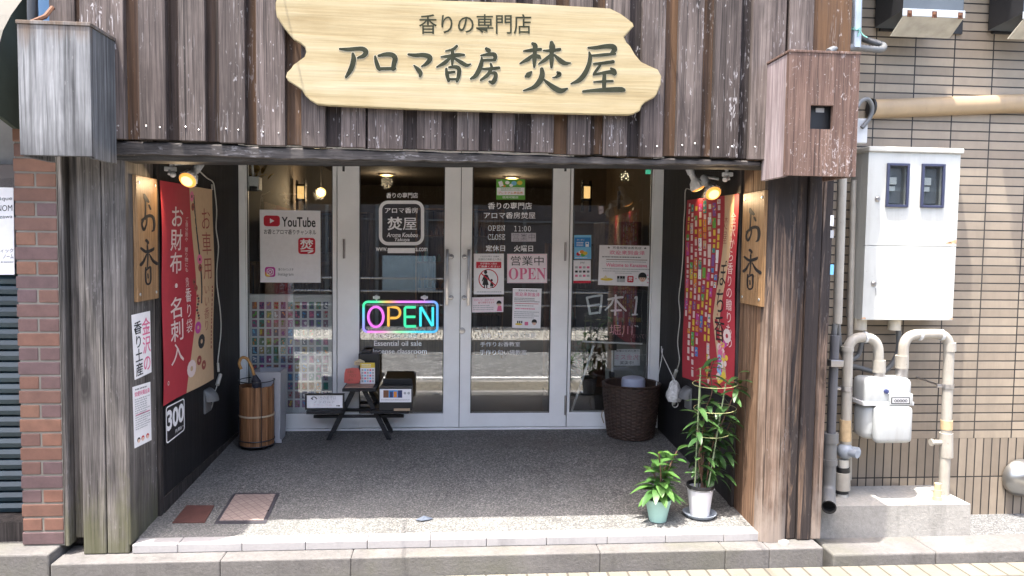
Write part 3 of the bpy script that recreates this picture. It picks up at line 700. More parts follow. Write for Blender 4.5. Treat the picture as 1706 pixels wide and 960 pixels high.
# vinyl letters on the two doors
YD = 1.8665
def pxcv(x0, y0, x1, y1, Y, **k): return Cv([U(x0, y0, Y=Y), U(x1, y0, Y=Y), U(x1, y1, Y=Y), U(x0, y1, Y=Y)], x1-x0, y1-y0, **k)
def off(cv, x0, y0):
    class O: pass
    o = O()
    o.text = lambda t, a, b_, c_, d_, m_, bold=.012, k=0, **q: cv.text(t, a-x0, b_-y0, c_-x0, d_-y0, m_, bold, k, **q)
    o.rect = lambda a, b_, c_, d_, m_, k=0: cv.rect(a-x0, b_-y0, c_-x0, d_-y0, m_, k)
    o.rrect = lambda a, b_, c_, d_, r, m_, k=0, ring=0: cv.rrect(a-x0, b_-y0, c_-x0, d_-y0, r, m_, k, ring)
    o.ell = lambda a, b_, c_, d_, m_, k=0, ring=0: cv.ell(a-x0, b_-y0, c_, d_, m_, k, ring)
    o.poly = lambda P, m_, k=0: cv.poly([(x-x0, y-y0) for x, y in P], m_, k)
    o.lines = lambda a, b_, c_, d_, n, m_, k=0, fill=.45: cv.lines(a-x0, b_-y0, c_-x0, d_-y0, n, m_, k, fill)
    o.stroke = lambda P, m_, k=0, ws=1: cv.stroke([(x-x0, y-y0, w) for x, y, w in P], m_, k, ws=ws)
    return o
def decal(door, items, name='lettering'):
    cv = pxcv(600, 300, 740, 610, YD); o = off(cv, 600, 300)
    for k_, a in items: getattr(o, k_)(*a[:-1], **a[-1]) if isinstance(a[-1], dict) else getattr(o, k_)(*a)
    cv.out(name, door)
T_ = lambda *a: [('text', a)]
decal(dl, T_('香りの専門店', 643, 320, 696, 329, W_))
decal(dl, [('rrect', (631, 333, 706.5, 407, 15, W_, 0, 5.5)), ('text', ('アロマ香房', 641, 344.5, 696, 354, W_, .02)), ('text', ('焚屋', 645, 360, 694, 382, W_, .02)), ('text', ('Aroma Koubou', 644, 386, 696, 393.5, W_, .012, 0, {'shear': .2})), ('text', ('Takuya', 657, 394.5, 682, 402, W_, .012, 0, {'shear': .2}))], 'emblem')
decal(dl, [('text', ('www.', 626, 410.5, 645, 417, W_)), ('text', ('a.com', 692, 411, 712, 417, W_)), ('rect', (645.5, 411.5, 691, 420, W_))])
decal(dl, T_('Essential oil sale', 623, 568, 702, 577, W_, .012)); decal(dl, T_('Incense classroom', 621, 581.5, 711, 590, W_, .012)); decal(dl, T_('Incense sale', 624, 555, 694, 563, W_, .0))
for a in (('香りの専門店', 814, 336, 889, 347.5, W_, .012), ('アロマ香房焚屋', 807, 352, 895, 363, W_, .012), ('𝙾𝙿𝙴𝙽', 814, 374, 843, 383, W_, .0), ('𝟷𝟷:𝟶𝟶', 859, 375, 887, 384, W_, .0), ('𝙲𝙻𝙾𝚂𝙴', 814, 388.5, 843, 398, W_, .0), ('定休日', 810, 406.5, 843, 417, W_, .02), ('火曜日', 858, 407, 891, 417.5, W_, .02), ('お香・アロマ香り体験', 802, 555, 896, 563, W_, -.005), ('手作りお香教室', 801, 570, 869, 578, W_, .0), ('手作り匂い袋教室', 800, 583.5, 880, 592, W_, .0)): decal(dr, T_(*a))

# ================================================================ neighbours
bp = thing('brick_pier', (-1.96, .15, 0), 'red brick pier with pale mortar between blue shutter and grey timber pillar', 'brick pier')
b = MB(); ch = .0682; zc_ = .012; k = 0
BM_ = NT('pier brick'); g_ = BM_.isl(); n_ = BM_.noise(BM_.coord(), 18, 5, .65); c1 = BM_.ramp(g_, [(0, (.11, .055, .04)), (.3, (.17, .08, .055)), (.5, (.18, .09, .055)), (.7, (.125, .065, .052)), (.85, (.105, .065, .068)), (1, (.10, .06, .058))], 'LINEAR')
c1 = BM_.mix(.5, c1, BM_.ramp(n_, [(.3, .5), (.7, 1.15)]), 'MULTIPLY'); BM_.base(c1, .75); BM_.bump(n_, .3, .004)
pb0, pb1 = -2.052, -1.868
while zc_ < 1.93:
    if k % 2: cuts = [(pb0, pb0+.087), (pb0+.096, pb1)]
    else: cuts = [(pb0-.004, pb1)]
    for x0, x1 in cuts: b.box(x0, x1, .0, .30, zc_, zc_+.0595, .004)
    zc_ += ch; k += 1
b.out('brickwork', BM_.mat, bp)
b = MB(); b.box(pb0+.004, pb1+.003, .004, .30, .006, 1.99); b.out('mortar', paint('pier mortar', (.16, .15, .13), .9, var=.2), bp)
nb = thing('shuttered_neighbour', (-3, .3, 0), 'neighbouring shop front with dark blue roller shutter pulled down', 'building')
b = MB(); z = .10
while z < 1.30:
    b.prism([Vector((-4.2, .205, z)), Vector((-4.2, .185, z+.008)), Vector((-4.2, .178, z+.030)), Vector((-4.2, .190, z+.050)), Vector((-4.2, .205, z+.0535))], (2.143, 0, 0)); z += .0545
b.out('roller_shutter', M['teal'], nb)
b = MB(); b.box(-4.2, -2.056, .21, .40, .1, 5.2); b.box(-4.2, -2.056, .17, .22, 1.68, 1.715); b.out('house_wall', paint('neighbour grey wall', (.30, .31, .33), .7), nb)
b = MB(); b.box(-4.2, -2.056, .165, .21, 1.585, 1.68, .004); b.box(-4.2, -2.056, .15, .21, 1.716, 1.83, .003); b.out('shutter_box', paint('shutter box', (.12, .10, .095), .5), nb)
b = MB(); b.box(-4.2, -2.056, .06, .4, -.02, .10); b.out('door_sill', M['dark_post'], nb)
# awning over the neighbour
aw = thing('shop_awning', (-2.3, .0, 1.9), 'dark green awning with pale front beside the timber wall, upper left edge', 'awning')
P = [(29, 214), (0, 192), (-30, 178), (-34, 120), (-12, 92), (0, 72), (6, 50), (19, 25), (34, 4), (60, -30), (60, 214)]
P = [U(x, y, X=-2.0) for x, y in P]; 
fr_ = [Vector((p.x-.001, p.y, p.z)) for p in P]
b = MB(); b.prism(P, (-.02, 0, 0)); b.out('side_panel', M['green_canvas'], aw)
b = MB(); 
for p, q in zip(P[2:-2], P[3:-1]): b.add([p+Vector((0, -.004, 0)), q+Vector((0, -.004, 0)), q+Vector((-2.2, -.004, 0)), p+Vector((-2.2, -.004, 0))], [(0, 1, 2, 3)])
b.out('canopy', M['cream_canvas'], aw, 60)
# tiled building on the right
tb = thing('tiled_building', (4, .6, -.1), 'beige tiled wall with dark joints behind the meters', 'building')
zsplit = U(1600, 731, Y=.45).z
b = MB(); b.box(1.945, 9, .45, .9, zsplit, 5.6)
tw = b.out('upper_tile_wall', M['tile_h'], tb)
b = MB(); b.box(1.945, 9, .4505, .9, -.2, zsplit); b.out('lower_tile_wall', M['tile_v'], tb)
# unseen slabs added over the tiled wall, their gap shapes its sun patch
b = MB(); b.box(1.98, 2.62, .22, .45, 3.05, 3.15, .005); b.box(2.92, 6.0, .22, .45, 3.05, 3.15, .005); b.box(2.622, 2.918, .336, .45, 3.052, 3.148, .005); b.out('shade_slab', M['plinth'], tb)
# building across the road, seen in the glass
ob = thing('building_across_road', (0, -6.6, 0), 'dark fronted building across the road reflected in the glass', 'building')
b = MB(); b.box(-14, 14, -9, -6.3, -.2, 3.3); b.out('house_wall', paint('far dark wall', (.045, .045, .05), .7, var=.3, sc=2), ob)
b = MB(); b.box(-14, 14, -6.29, -6.25, 2.35, 2.40); b.box(-14, 14, -6.29, -6.26, 1.9, 1.93)
for x in [-5+i*.9 for i in range(12)]: b.box(x, x+.06, -6.3, -6.27, -.06, 2.4)
b.out('window_frame', paint('far frame', (.10, .12, .13), .5), ob)
b = MB()
for z in (.35, .60, .85): b.tube([(-6, -6.1, z), (6, -6.1, z)], .02, 8)
for x in range(-6, 7, 2): b.tube([(x, -6.1, -.06), (x, -6.1, .9)], .02, 8)
tag(b.out('guard_rail', M['sil'], None, True), 'pale metal guard rail on the far sidewalk, reflected in the doors', 'railing')
pa = [UR(637, 425, -6.2), UR(726, 422, -6.2), UR(724, 487, -6.2), UR(637, 486, -6.2)]
b = MB(); b.box(pa[0].x, pa[1].x, -6.28, -6.22, pa[2].z, pa[0].z, .006); b.out('wall_panel', paint('pale blue board', (.30, .40, .45), .7), ob)
# ================================================================ signs on the front
def zc(ox, oy, s, x0, y0, x1, y1, base=None, c4=None, **k):
    """printed sheet given in the pixels of an enlarged view; returns canvas and drawing frame"""
    P = c4 or [(x0, y0), (x1, y0), (x1, y1), (x0, y1)]
    kw = {q: k.pop(q) for q in ('X', 'Y', 'Z') if q in k}
    cv = Cv([U(ox+x/s, oy+y/s, **kw) for x, y in P], x1-x0, y1-y0, base=base, **k); return cv, off(cv, x0, y0)
# main signboard
YS = -.104
out_ = [(742, 0), (860, 4), (1016, 13), (1034, 22), (1045, 30), (1054, 37), (1056, 43), (1047, 53), (1040, 61), (1044, 70), (1050, 76), (1058, 90), (1068, 102), (1082, 109), (1096, 115), (1102, 126), (1101, 140), (1094, 157), (1090, 162), (1076, 169), (1069, 176), (1066, 184), (1056, 189), (1048, 191), (1000, 190), (860, 186.5), (711, 182), (599, 177.5), (546, 175), (528, 173), (516, 166), (508, 158), (503, 149), (491, 141), (480, 134), (476, 127), (478, 120), (485, 113), (489, 107), (500, 99), (507, 94), (510, 86), (508, 78), (500, 71), (489, 65), (482, 57), (474, 47), (467, 37), (461, 27), (459, 14), (459, 3), (464, -10), (480, -15), (620, -6)]
sb = thing('shop_signboard', tuple(U(780, 190, Y=YS)), 'large pale wood signboard with wavy ends hung on the plank wall, dark brush lettering', 'signboard')
b = MB(); b.prism([U(x, y, Y=YS) for x, y in out_], (0, .026, 0)); so_ = b.out('board', M['sign_wood'], sb)
bm = bmesh.new(); bm.from_mesh(so_.data)
rim = [e for e in bm.edges if len(e.link_faces) == 2 and e.calc_face_angle(0) > 1.2 and all(abs(v.co.y+WL[sb].y-YS) < 1e-4 for v in e.verts)]
bmesh.ops.bevel(bm, geom=rim, offset=.004, segments=2, affect='EDGES'); bm.to_mesh(so_.data); bm.free()
def strokes(cv, L, mat, k, f, ws=1.0):
    for i, s_ in enumerate(L): cv.stroke(s_, mat, k+i*.04, f, ws)
SA = [[(140, 112, 20), (215, 116, 34), (290, 110, 36), (345, 112, 40), (372, 138, 44), (350, 172, 38), (300, 190, 20)], [(255, 155, 26), (262, 200, 44), (250, 260, 46), (228, 310, 42), (195, 360, 24)],
 [(453, 178, 20), (463, 225, 34), (480, 275, 38), (492, 296, 26)], [(485, 172, 24), (550, 160, 38), (605, 165, 42), (630, 195, 46), (620, 245, 42), (613, 288, 38)], [(490, 288, 30), (560, 287, 30), (628, 284, 28)],
 [(750, 160, 22), (810, 168, 34), (880, 165, 38), (932, 180, 44), (938, 208, 42), (905, 245, 32), (865, 266, 14)], [(798, 258, 14), (830, 290, 36), (855, 325, 40), (852, 352, 26)],
 [(1178, 86, 24), (1145, 115, 28), (1080, 130, 14)], [(1040, 183, 16), (1090, 178, 28), (1180, 166, 36), (1240, 165, 24)], [(1140, 115, 26), (1140, 170, 34), (1138, 240, 24), (1136, 260, 10)], [(1118, 192, 24), (1070, 235, 36), (1002, 272, 16)], [(1160, 197, 22), (1215, 230, 36), (1265, 256, 32), (1303, 245, 12)],
 [(1085, 288, 22), (1092, 340, 34), (1105, 393, 28)], [(1110, 274, 20), (1170, 272, 34), (1198, 292, 38), (1195, 350, 36), (1180, 398, 26)], [(1105, 322, 24), (1155, 315, 24)], [(1100, 380, 22), (1182, 380, 22)],
 [(1440, 110, 28), (1462, 128, 42), (1470, 145, 16)], [(1395, 170, 18), (1460, 160, 32), (1508, 160, 36), (1520, 185, 38), (1510, 212, 24)], [(1402, 214, 22), (1460, 210, 28), (1518, 210, 24)], [(1400, 190, 18), (1398, 230, 36), (1380, 290, 42), (1345, 350, 38), (1302, 376, 18)], [(1480, 245, 22), (1488, 272, 26)], [(1410, 290, 20), (1480, 288, 30), (1552, 280, 28)], [(1480, 300, 28), (1450, 345, 34), (1392, 388, 22)], [(1462, 330, 16), (1518, 327, 34), (1520, 370, 38), (1498, 408, 40), (1468, 400, 20)]]
SB_ = [[(207, 155, 20), (290, 145, 38), (383, 136, 32)], [(300, 76, 34), (325, 100, 52), (322, 170, 42), (318, 240, 48), (316, 322, 24)], [(300, 197, 28), (250, 240, 44), (168, 284, 18)], [(330, 195, 28), (362, 215, 46), (382, 230, 22)], [(415, 150, 20), (500, 150, 36), (585, 137, 34)], [(498, 66, 40), (505, 110, 64), (500, 170, 46), (498, 250, 48), (497, 325, 26)], [(490, 192, 26), (440, 240, 42), (363, 291, 18)], [(530, 197, 26), (590, 255, 50), (640, 283, 44), (700, 280, 14)], [(285, 375, 24), (255, 405, 58), (228, 420, 30)], [(560, 378, 26), (582, 398, 46), (545, 428, 26), (508, 434, 10)], [(395, 345, 40), (400, 400, 54), (375, 470, 58), (310, 535, 42), (203, 571, 16)], [(415, 452, 22), (470, 500, 42), (540, 550, 56), (600, 572, 52), (665, 549, 20)],
 [(885, 120, 22), (960, 120, 38), (1060, 106, 46), (1140, 108, 56), (1160, 140, 58), (1130, 172, 30)], [(920, 203, 24), (1040, 195, 34), (1165, 183, 28)], [(895, 168, 22), (905, 220, 42), (890, 300, 46), (850, 390, 52), (790, 460, 48), (705, 498, 18)], [(945, 290, 26), (1050, 280, 34), (1145, 267, 38)], [(1010, 302, 28), (980, 345, 32), (945, 393, 28)], [(940, 404, 22), (1040, 385, 34), (1120, 375, 42), (1160, 385, 52)], [(1125, 338, 26), (1157, 365, 46), (1160, 398, 34)], [(1055, 390, 38), (1052, 460, 44), (1050, 545, 42)], [(945, 480, 18), (1040, 475, 28), (1142, 470, 24)], [(833, 580, 28), (950, 570, 38), (1100, 562, 50), (1225, 560, 54), (1258, 564, 40)]]
cv = Cv([U(x, y, Y=YS-.0012) for x, y in ((0, 0), (1706, 0), (1706, 960), (0, 960))], 1706, 960, plane=YS-.0012)
for L, (ox, oy, s_) in ((SA, (540, 60, 5.331)), (SB_, (840, 60, 6.319))):
    fx = lambda x, y, ox=ox, oy=oy, s_=s_: (ox+x/s_, oy+y/s_)
    for i, q in enumerate(L): cv.stroke([(x, y, w+7) for x, y, w in q], SHADE, i*.03, fx, 1.0)
    for i, q in enumerate(L): cv.stroke(q, SIGNK, 1.2+i*.04, fx, 1.06)
cv.out('lettering', sb)
cv = Cv([U(x, y, Y=YS-.0012) for x, y in ((0, 0), (1706, 0), (1706, 960), (0, 960))], 1706, 960, plane=YS-.0012)
cv.text('香りの専門店', 698, 23, 885, 56, SIGNK, .006, k=1.2); cv.out('lettering', sb)

# the two wooden boxes on the upper corners
ub = thing('wooden_meter_cover', (-1.72, -.18, 1.82), 'silver grey wooden box hung on the left end of the plank wall', 'wooden box', 'wooden boxes on the upper corners')
xl, xr = -1.858, -1.565; zb, zt = 1.822, 2.378
b = MB(); b.box(xl, xr, -.30, -.276, zb+.006, zt-.004, .002); b.out('front_panel', M['box_wood'], ub)
b = MB(); b.box(xr-.024, xr-.001, -.275, -.063, zb, zt-.004, .002); b.box(xl+.001, xl+.024, -.275, -.063, zb, zt-.004, .002); b.out('side_panel', M['box_side'], ub)
b = MB(); b.box(xl-.004, xr+.004, -.304, -.063, zt-.003, zt+.012, .002); b.out('lid', M['box_wood'], ub)
b = MB(); p = [U(44, 38, Y=-.28), U(60, 33, Y=-.25), U(75, 27, Y=-.2), U(87, 12, Y=-.12), U(89, 14, Y=-.06)]; b.tube(p, [.006, .009, .01, .009, .007], 6); b.out('rusty_strap', M['rust'], ub, True)
rb = thing('wooden_meter_cover', (1.67, -.18, 1.81), 'peeling red brown wooden box with a small meter window on the right corner', 'wooden box', 'wooden boxes on the upper corners')
xl, xr = 1.500, 1.840; zb, zt = 1.815, 2.374
w0, w1 = U(1351, 174, Y=-.3), U(1387, 215, Y=-.3)
b = MB()
for q in ((xl, w0.x, zb, zt), (w1.x, xr, zb, zt), (w0.x, w1.x, zb, w1.z), (w0.x, w1.x, w0.z, zt)): b.box(q[0], q[1], -.30, -.276, q[2], q[3])
b.out('front_panel', M['red_box'], rb)
b = MB(); b.box(xl+.001, xl+.024, -.275, -.03, zb-.004, zt-.002, .002); b.out('side_panel', wood('greyish box side', (.15, .11, .11), (.235, .19, .19), (.33, .28, .28), fleck=.3, spread=0), rb)
b = MB(); b.box(xr-.024, xr-.001, -.275, -.03, zb, zt-.002, .002); b.box(xl+.026, xr-.026, -.275, -.03, zb+.04, zb+.05); b.out('side_panel', M['red_box'], rb)
b = MB(); b.box(xl-.003, xr+.003, -.303, -.03, zt+.0005, zt+.012, .002); b.out('lid', M['red_box'], rb)
mtp = MB(); mtp.box(w0.x-.03, w1.x+.03, -.255, -.20, w1.z-.03, w0.z+.03, .01); mb_ = mtp.out('meter', M['black'], rb)
b = MB(); c_ = U(1366, 183, Y=-.257); b.box(c_.x-.020, c_.x+.020, -.2585, -.2555, c_.z-.010, c_.z+.010); b.out('meter_display', LG, mb_)

# name boards with brush writing on the inner sides of the pillars
OKO = [[(98, 138, 18), (106, 165, 34), (124, 186, 20)], [(104, 165, 13), (104, 240, 13), (100, 322, 14)], [(80, 330, 16), (118, 297, 24), (152, 300, 26), (163, 350, 25), (158, 398, 20), (145, 412, 9)], [(88, 325, 18), (78, 362, 16), (90, 404, 20), (108, 360, 12), (112, 312, 11)], [(128, 214, 16), (138, 240, 16)],
 [(106, 484, 24), (118, 500, 18), (112, 514, 7)], [(70, 543, 18), (105, 570, 24), (148, 554, 24), (157, 540, 10)], [(112, 525, 14), (114, 600, 13), (110, 690, 10)], [(105, 590, 10), (85, 640, 20), (68, 665, 26)], [(125, 590, 10), (150, 640, 22), (178, 665, 28)], [(98, 692, 14), (96, 750, 15), (100, 802, 15), (112, 820, 13), (130, 800, 15), (132, 720, 15), (128, 688, 17), (100, 712, 10)], [(112, 740, 12), (114, 770, 12)]]
def nameboard(xf, xb, ya, yb, za, zb_, label, c4):
    t = thing('name_board', (xf, (ya+yb)/2, zb_), label, 'hanging sign', 'brush written boards on the pillars')
    b = MB(); b.box(xf, xb, ya, yb, zb_, za, .003); b.out('board', M['tan_board'], t)
    cv = Cv(c4, 145, 950, None)
    for i, q in enumerate(OKO): cv.stroke([(x-45, y, w) for x, y, w in q], CALK, 1+i*.06, asp=.62 if False else .75)
    cv.out('lettering', t)
    s = 1 if xb < xf else -1
    for y in (ya+.03, yb-.03):
        for z in (za-.035, zb_+.035):
            q = MB(); q.lathe([(.0, .004), (.007, .003), (.009, 0)], (xf, y, z), 12, (s, 0, 0)); q.out('screw', M['sil'], t, True)
xf = -1.541; nameboard(xf, -1.559, .080, .338, 1.788, 1.170, 'tan board with black brush writing on the left pillar above the paper signs', [(xf+.0006, .080, 1.788), (xf+.0006, .338, 1.788), (xf+.0006, .338, 1.170), (xf+.0006, .080, 1.170)])
xf = 1.546; nameboard(xf, 1.565, .020, .300, 1.772, 1.172, 'tan board with black brush writing on the right pillar, half in sun', [(xf-.0006, .300, 1.772), (xf-.0006, .020, 1.772), (xf-.0006, .020, 1.172), (xf-.0006, .300, 1.172)])
# paper signs under the left board
c4 = [U(x, y, X=-1.557) for x, y in ((219.5, 526), (250, 519), (252.5, 621), (225, 634))]
cv = Cv(c4, 100, 360, PAPER, th=.002); cv.vtext('金沢の', 50, 30, 98, 345, PINK, .01); cv.vtext('香り土産', 6, 38, 50, 350, K_, .01)
tag(cv.out('paper_sign'), 'upright white sign with red and black characters under the left tan board', 'paper sign')
c4 = [U(x, y, X=-1.557) for x, y in ((221, 646), (250.5, 637), (252.5, 734), (224.5, 748))]
cv = Cv(c4, 100, 330, PAPER, th=.0015); cv.lines(12, 12, 92, 24, 1, G_, fill=.6); cv.text('欢迎来到金泽', 8, 30, 94, 58, PINK, .02); cv.lines(8, 66, 94, 240, 14, LG, fill=.5); cv.lines(12, 150, 90, 165, 1, PINK)
for x, c_ in ((24, K_), (48, RED), (76, RED)): cv.ell(x, 295, 9, 14, c_, 1); cv.ell(x, 300, 7, 10, SKIN, 1.6)
tag(cv.out('leaflet'), 'white printed leaflet pinned below the red and black sign on the left pillar', 'leaflet')

# ---------------------------------------------------------------- banners on the porch walls
def flower(cv, cx, cy, rx, ry, c1, c2, k=2, n=10):
    for i in range(n):
        a = 2*math.pi*i/n; cv.ell(cx+rx*.62*math.cos(a), cy+ry*.62*math.sin(a), rx*.36, ry*.36, c1, k+.08*i, n=12)
    cv.ell(cx, cy, rx*.3, ry*.3, c2, k+1, n=12)
wav = lambda u, v: .006*math.sin(u*7+v*3)+.004*math.sin(v*9+u*4)+.004
c4 = [U(265, 300, X=-1.545), U(352, 315, X=-1.545), U(355.5, 632, X=-1.545), U(270, 678, X=-1.545)]
cv = Cv(c4, 840, 1200, BAN, th=.001, warp=wav, grid=24)
def wave_edge(v):   # left edge of the cream field
    return 470+90*math.sin(v*4.2-.5)-(60*v)
pts = [wave_edge(i/24) for i in range(25)]
for i in range(24): 
    y0, y1 = 1200*i/24, 1200*(i+1)/24
    for j in range(8):
        a0, a1 = pts[i]+(840-pts[i])*j/8, pts[i]+(840-pts[i])*(j+1)/8; e0, e1 = pts[i+1]+(840-pts[i+1])*j/8, pts[i+1]+(840-pts[i+1])*(j+1)/8
        cv.poly([(a0, y0), (e0, y1), (e1, y1), (a1, y0)], BCREAM, .8)
for i in range(1, 14):
    y0, y1 = 1200*i/24, 1200*(i+1)/24; cv.poly([(pts[i]+70, y0), (pts[i+1]+70, y1), (pts[i+1]+92, y1), (pts[i]+90, y0)], K_, 1.2)
cv.vtext('お財布・名刺入', 110, 120, 330, 1010, BTXT, .008, 2); cv.vtext('ご自分用や 贈り物にも 金沢の老舗 ', 370, 180, 425, 700, BTXT, .0, 2); cv.vtext('香り袋', 360, 590, 455, 860, BTXT, .0, 2)
cv.vtext('お車用', 640, 110, 800, 560, BRED2, -.005, 2); cv.vtext('いい香り', 640, 580, 740, 880, BRED2, -.008, 2); cv.lines(775, 600, 815, 1000, 1, BRED2, fill=.5, vertical=True)
for x, y, r in ((480, 60, 40), (505, 120, 30), (600, 430, 40), (600, 480, 30), (500, 560, 26), (520, 600, 30)): flower(cv, x, y, r, r*.8, PINK if r > 35 else BRED2, K_)
for x, y, r, c_ in ((540, 840, 50, MAG), (600, 930, 60, K_), (440, 1070, 70, BTXT), (560, 1040, 40, BRED2), (640, 1080, 40, BRED2)): flower(cv, x, y, r, r*.75, c_, BCREAM, 2, 14)
for i in range(9): cv.ell(540+14*math.sin(i), 650+i*17, 16, 8, K_ if i % 2 else BRED2, 2.2, n=10)
cv.ell(75, 1090, 14, 12, BTXT, 1.2); cv.ell(75, 1090, 9, 8, BRED2, 1.6)
tag(cv.out('hanging_banner'), 'red and cream cloth banner with large white characters on the left porch wall', 'banner')
c4 = [U(1146, 333, X=1.545), U(1233, 322, X=1.545), U(1222, 664, X=1.545), U(1138.5, 629, X=1.545)]
cv = Cv(c4, 860, 1180, BAN, th=.001, warp=wav, grid=24)
def rib(v): return 640-150*v+30*math.sin(v*6)
for i in range(22):
    v0, v1 = i/24, (i+1)/24; w0_, w1_ = 150-50*v0, 150-50*v1
    q0 = rib(v0) if v0 < .62 else rib(.62)+(v0-.62)*420; q1 = rib(v1) if v1 < .62 else rib(.62)+(v1-.62)*420
    cv.poly([(q0, v0*1180), (q1, v1*1180), (q1+w1_, v1*1180), (q0+w0_, v0*1180)], BCREAM, 1)
pal = [BTXT, YEL, SKY, BLU, PUR, TEA, MAG, ORG, YEL, GRN, PINK, W_, BCREAM, BTXT]
for cidx, x in enumerate((40, 112, 182, 252, 322, 394, 462, 528)):
    y = R_.uniform(15, 50); yend = (760, 1040, 1130, 980, 830, 900, 1040, 560)[cidx]
    while y < yend:
        h_ = R_.uniform(20, 90); cc = R_.choice(pal); xx = x-y*.035
        if R_.random() < .45: cv.lines(xx, y, xx+46, y+h_, 1, R_.choice([BTXT, BTXT, YEL]), 1.4, .8, vertical=True)
        else:
            cv.rect(xx, y, xx+50, y+h_, cc, 1.4)
            for q in range(int(h_/9)): cv.ell(xx+R_.uniform(7, 43), y+R_.uniform(5, h_-5), R_.uniform(4, 9), R_.uniform(4, 9), R_.choice(pal), 1.7+.03*q, n=7)
        y += h_+R_.uniform(2, 14)
cv.vtext('金沢から香りの贈りもの', 742, 100, 830, 900, BTXT, .0, 2); cv.vtext('焚屋', 600, 120, 700, 290, BRED2, -.01, 2.2); cv.vtext('ぽち香', 560, 380, 735, 880, K_, .0, 2.2)
flower(cv, 760, 830, 55, 45, BTXT, BAN); 
for i in range(26): cv.ell(700+R_.uniform(-60, 60), 880+i*9, R_.uniform(18, 36), R_.uniform(14, 26), R_.choice([SKY, PINK, BTXT, MAG, SKY, YEL]), 2+.05*i, n=9)
for i in range(18): cv.ell(470+R_.uniform(-26, 26), 990+i*9, R_.uniform(12, 24), R_.uniform(10, 16), R_.choice([K_, YEL, BTXT, K_, ORG]), 2+.05*i, n=8)
tag(cv.out('hanging_banner'), 'red cloth banner covered with columns of small coloured packets on the right porch wall', 'banner')
# price plate
c4 = [U(x, y, X=-1.548) for x, y in ((275, 678.5), (308, 662), (308.5, 718), (276, 744))]
cv = Cv(c4, 100, 118, K_, th=.003); cv.rrect(3, 3, 97, 115, 10, W_, 1, 4); cv.text('300', 7, 16, 93, 80, W_, .035); cv.text('円(税込)〜', 48, 90, 92, 104, W_, .01)
tag(cv.out('price_plate'), 'black plate reading 300 in white below the red and cream banner', 'price sign')

# ---------------------------------------------------------------- porch lamps, cords, outlets
def lamp(c, ax, label, s=1.0, lit=True, roll=None):
    c = Vector(c); ax = Vector(ax).normalized(); t = thing('spot_lamp', c, label, 'lamp', 'spot lamps clipped to the porch walls')
    b = MB(); b.lathe([(.0, -.10), (.018, -.10), (.02, -.06), (.034, -.045), (.044, -.012), (.047, .0), (.0445, .004)], c, 24, ax); b.out('bulb_body', M['white'], t, 50)
    b = MB(); a = ax.orthogonal().normalized(); w = ax.cross(a)
    for k in range(14):
        q = 2*math.pi*k/14; d = a*math.cos(q)+w*math.sin(q); e = d.cross(ax)*.0035
        b.prism([c+d*.036-ax*.045-e, c+d*.049-ax*.006-e, c+d*.043-ax*.004-e], e*2)
    b.out('fins', M['white'], t)
    b = MB(); b.lathe([(.0445, .0042), (.038, .010), (.030, .015)], c, 24, ax); b.m = 1; b.lathe([(.030, .015), (.018, .018), (.0001, .020)], c, 24, ax)
    b.out('lens', [glow('orange bulb rim', (1, .40, .08), .2), glow('warm bulb face', (1, .66, .25), .42)], t, True)
    b = MB(); e = c-ax*.10; b.lathe([(.0, -.17), (.022, -.17), (.024, -.10), (.021, -.095)], c, 16, ax); b.out('socket', M['grey_box'], t, 40)
    l = bpy.data.lights.new('lamp_light', 'SPOT'); l.energy = .8; l.color = (1, .72, .42); l.spot_size = 2.2; l.shadow_soft_size = .04
    lo = bpy.data.objects.new('lamp_light', l); COL.objects.link(lo); lo.parent = t; lo.location = ax*.03; lo.rotation_euler = ax.to_track_quat('-Z', 'Y').to_euler()
    return t, c-ax*.17
lp, e = lamp(U(313, 299, Y=.42), (-.12, -.78, -.58), 'lit clip lamp on the left porch wall above the cream banner')
b = MB(); b.tube(arcpath([e, e+Vector((-.02, .05, .01)), (-1.552, e.y+.06, e.z)], .03), .008, 8); b.out('arm', M['white'], lp, True)
lr, e = lamp(U(1188, 321, Y=.50), (.05, -.80, -.58), 'nearer lit clip lamp on the right porch wall')
b = MB(); b.tube(arcpath([e, e+Vector((.02, .05, .01)), (1.552, e.y+.06, e.z)], .03), .008, 8); b.out('arm', M['white'], lr, True)
l2, e = lamp(U(1163, 312, Y=.95), (.45, -.05, -.9), 'farther clip lamp on the right porch wall, seen side on')
b = MB(); b.tube(arcpath([e, e+Vector((.02, .05, .01)), (1.552, e.y+.02, e.z)], .03), .008, 8); b.out('arm', M['dark_pvc'], l2, True)
for lab, px, X, s in (('small white clamp bracket beside the left clip lamp', (284, 281), -1.555, 1), ('white clamp bracket above the right red banner', (1212, 290), 1.555, -1)):
    c_ = U(*px, X=X+s*.03); b = MB(); b.box(c_.x-.03, c_.x+.03, c_.y-.012, c_.y+.012, c_.z-.012, c_.z+.012, .004)
    b.tube([c_+Vector((0, -.02, -.03)), c_+Vector((0, .02, .03)), c_+Vector((0, .07, .06))], .009, 8); b.tube([c_+Vector((0, .02, -.03)), c_+Vector((0, .0, .04))], .007, 8)
    b.ball(c_+Vector((s*.02, -.02, -.03)), .016, 8); tag(b.out('clamp_bracket', M['white'], None, 50), lab, 'bracket')
def wl(P, X, r, name, label, cat, mat, parent=None, **k):
    P = [U(x, y, X=X) for x, y in P]; b = MB(); b.tube(catmull(P, 4), r, 6); o = b.out(name, mat, parent, True); return tag(o, label, cat) if label else o
P0 = [(332, 284), (345, 296), (355, 303), (358, 320), (361, 350), (360, 380), (364, 410), (361, 450), (362, 480), (367, 520), (368, 555), (363, 600), (363, 608)]
cord = thing('lamp_flex', tuple(U(363, 640, X=-1.55)), 'pale cord hanging down the left porch wall from the clip lamp to an outlet', 'cord')
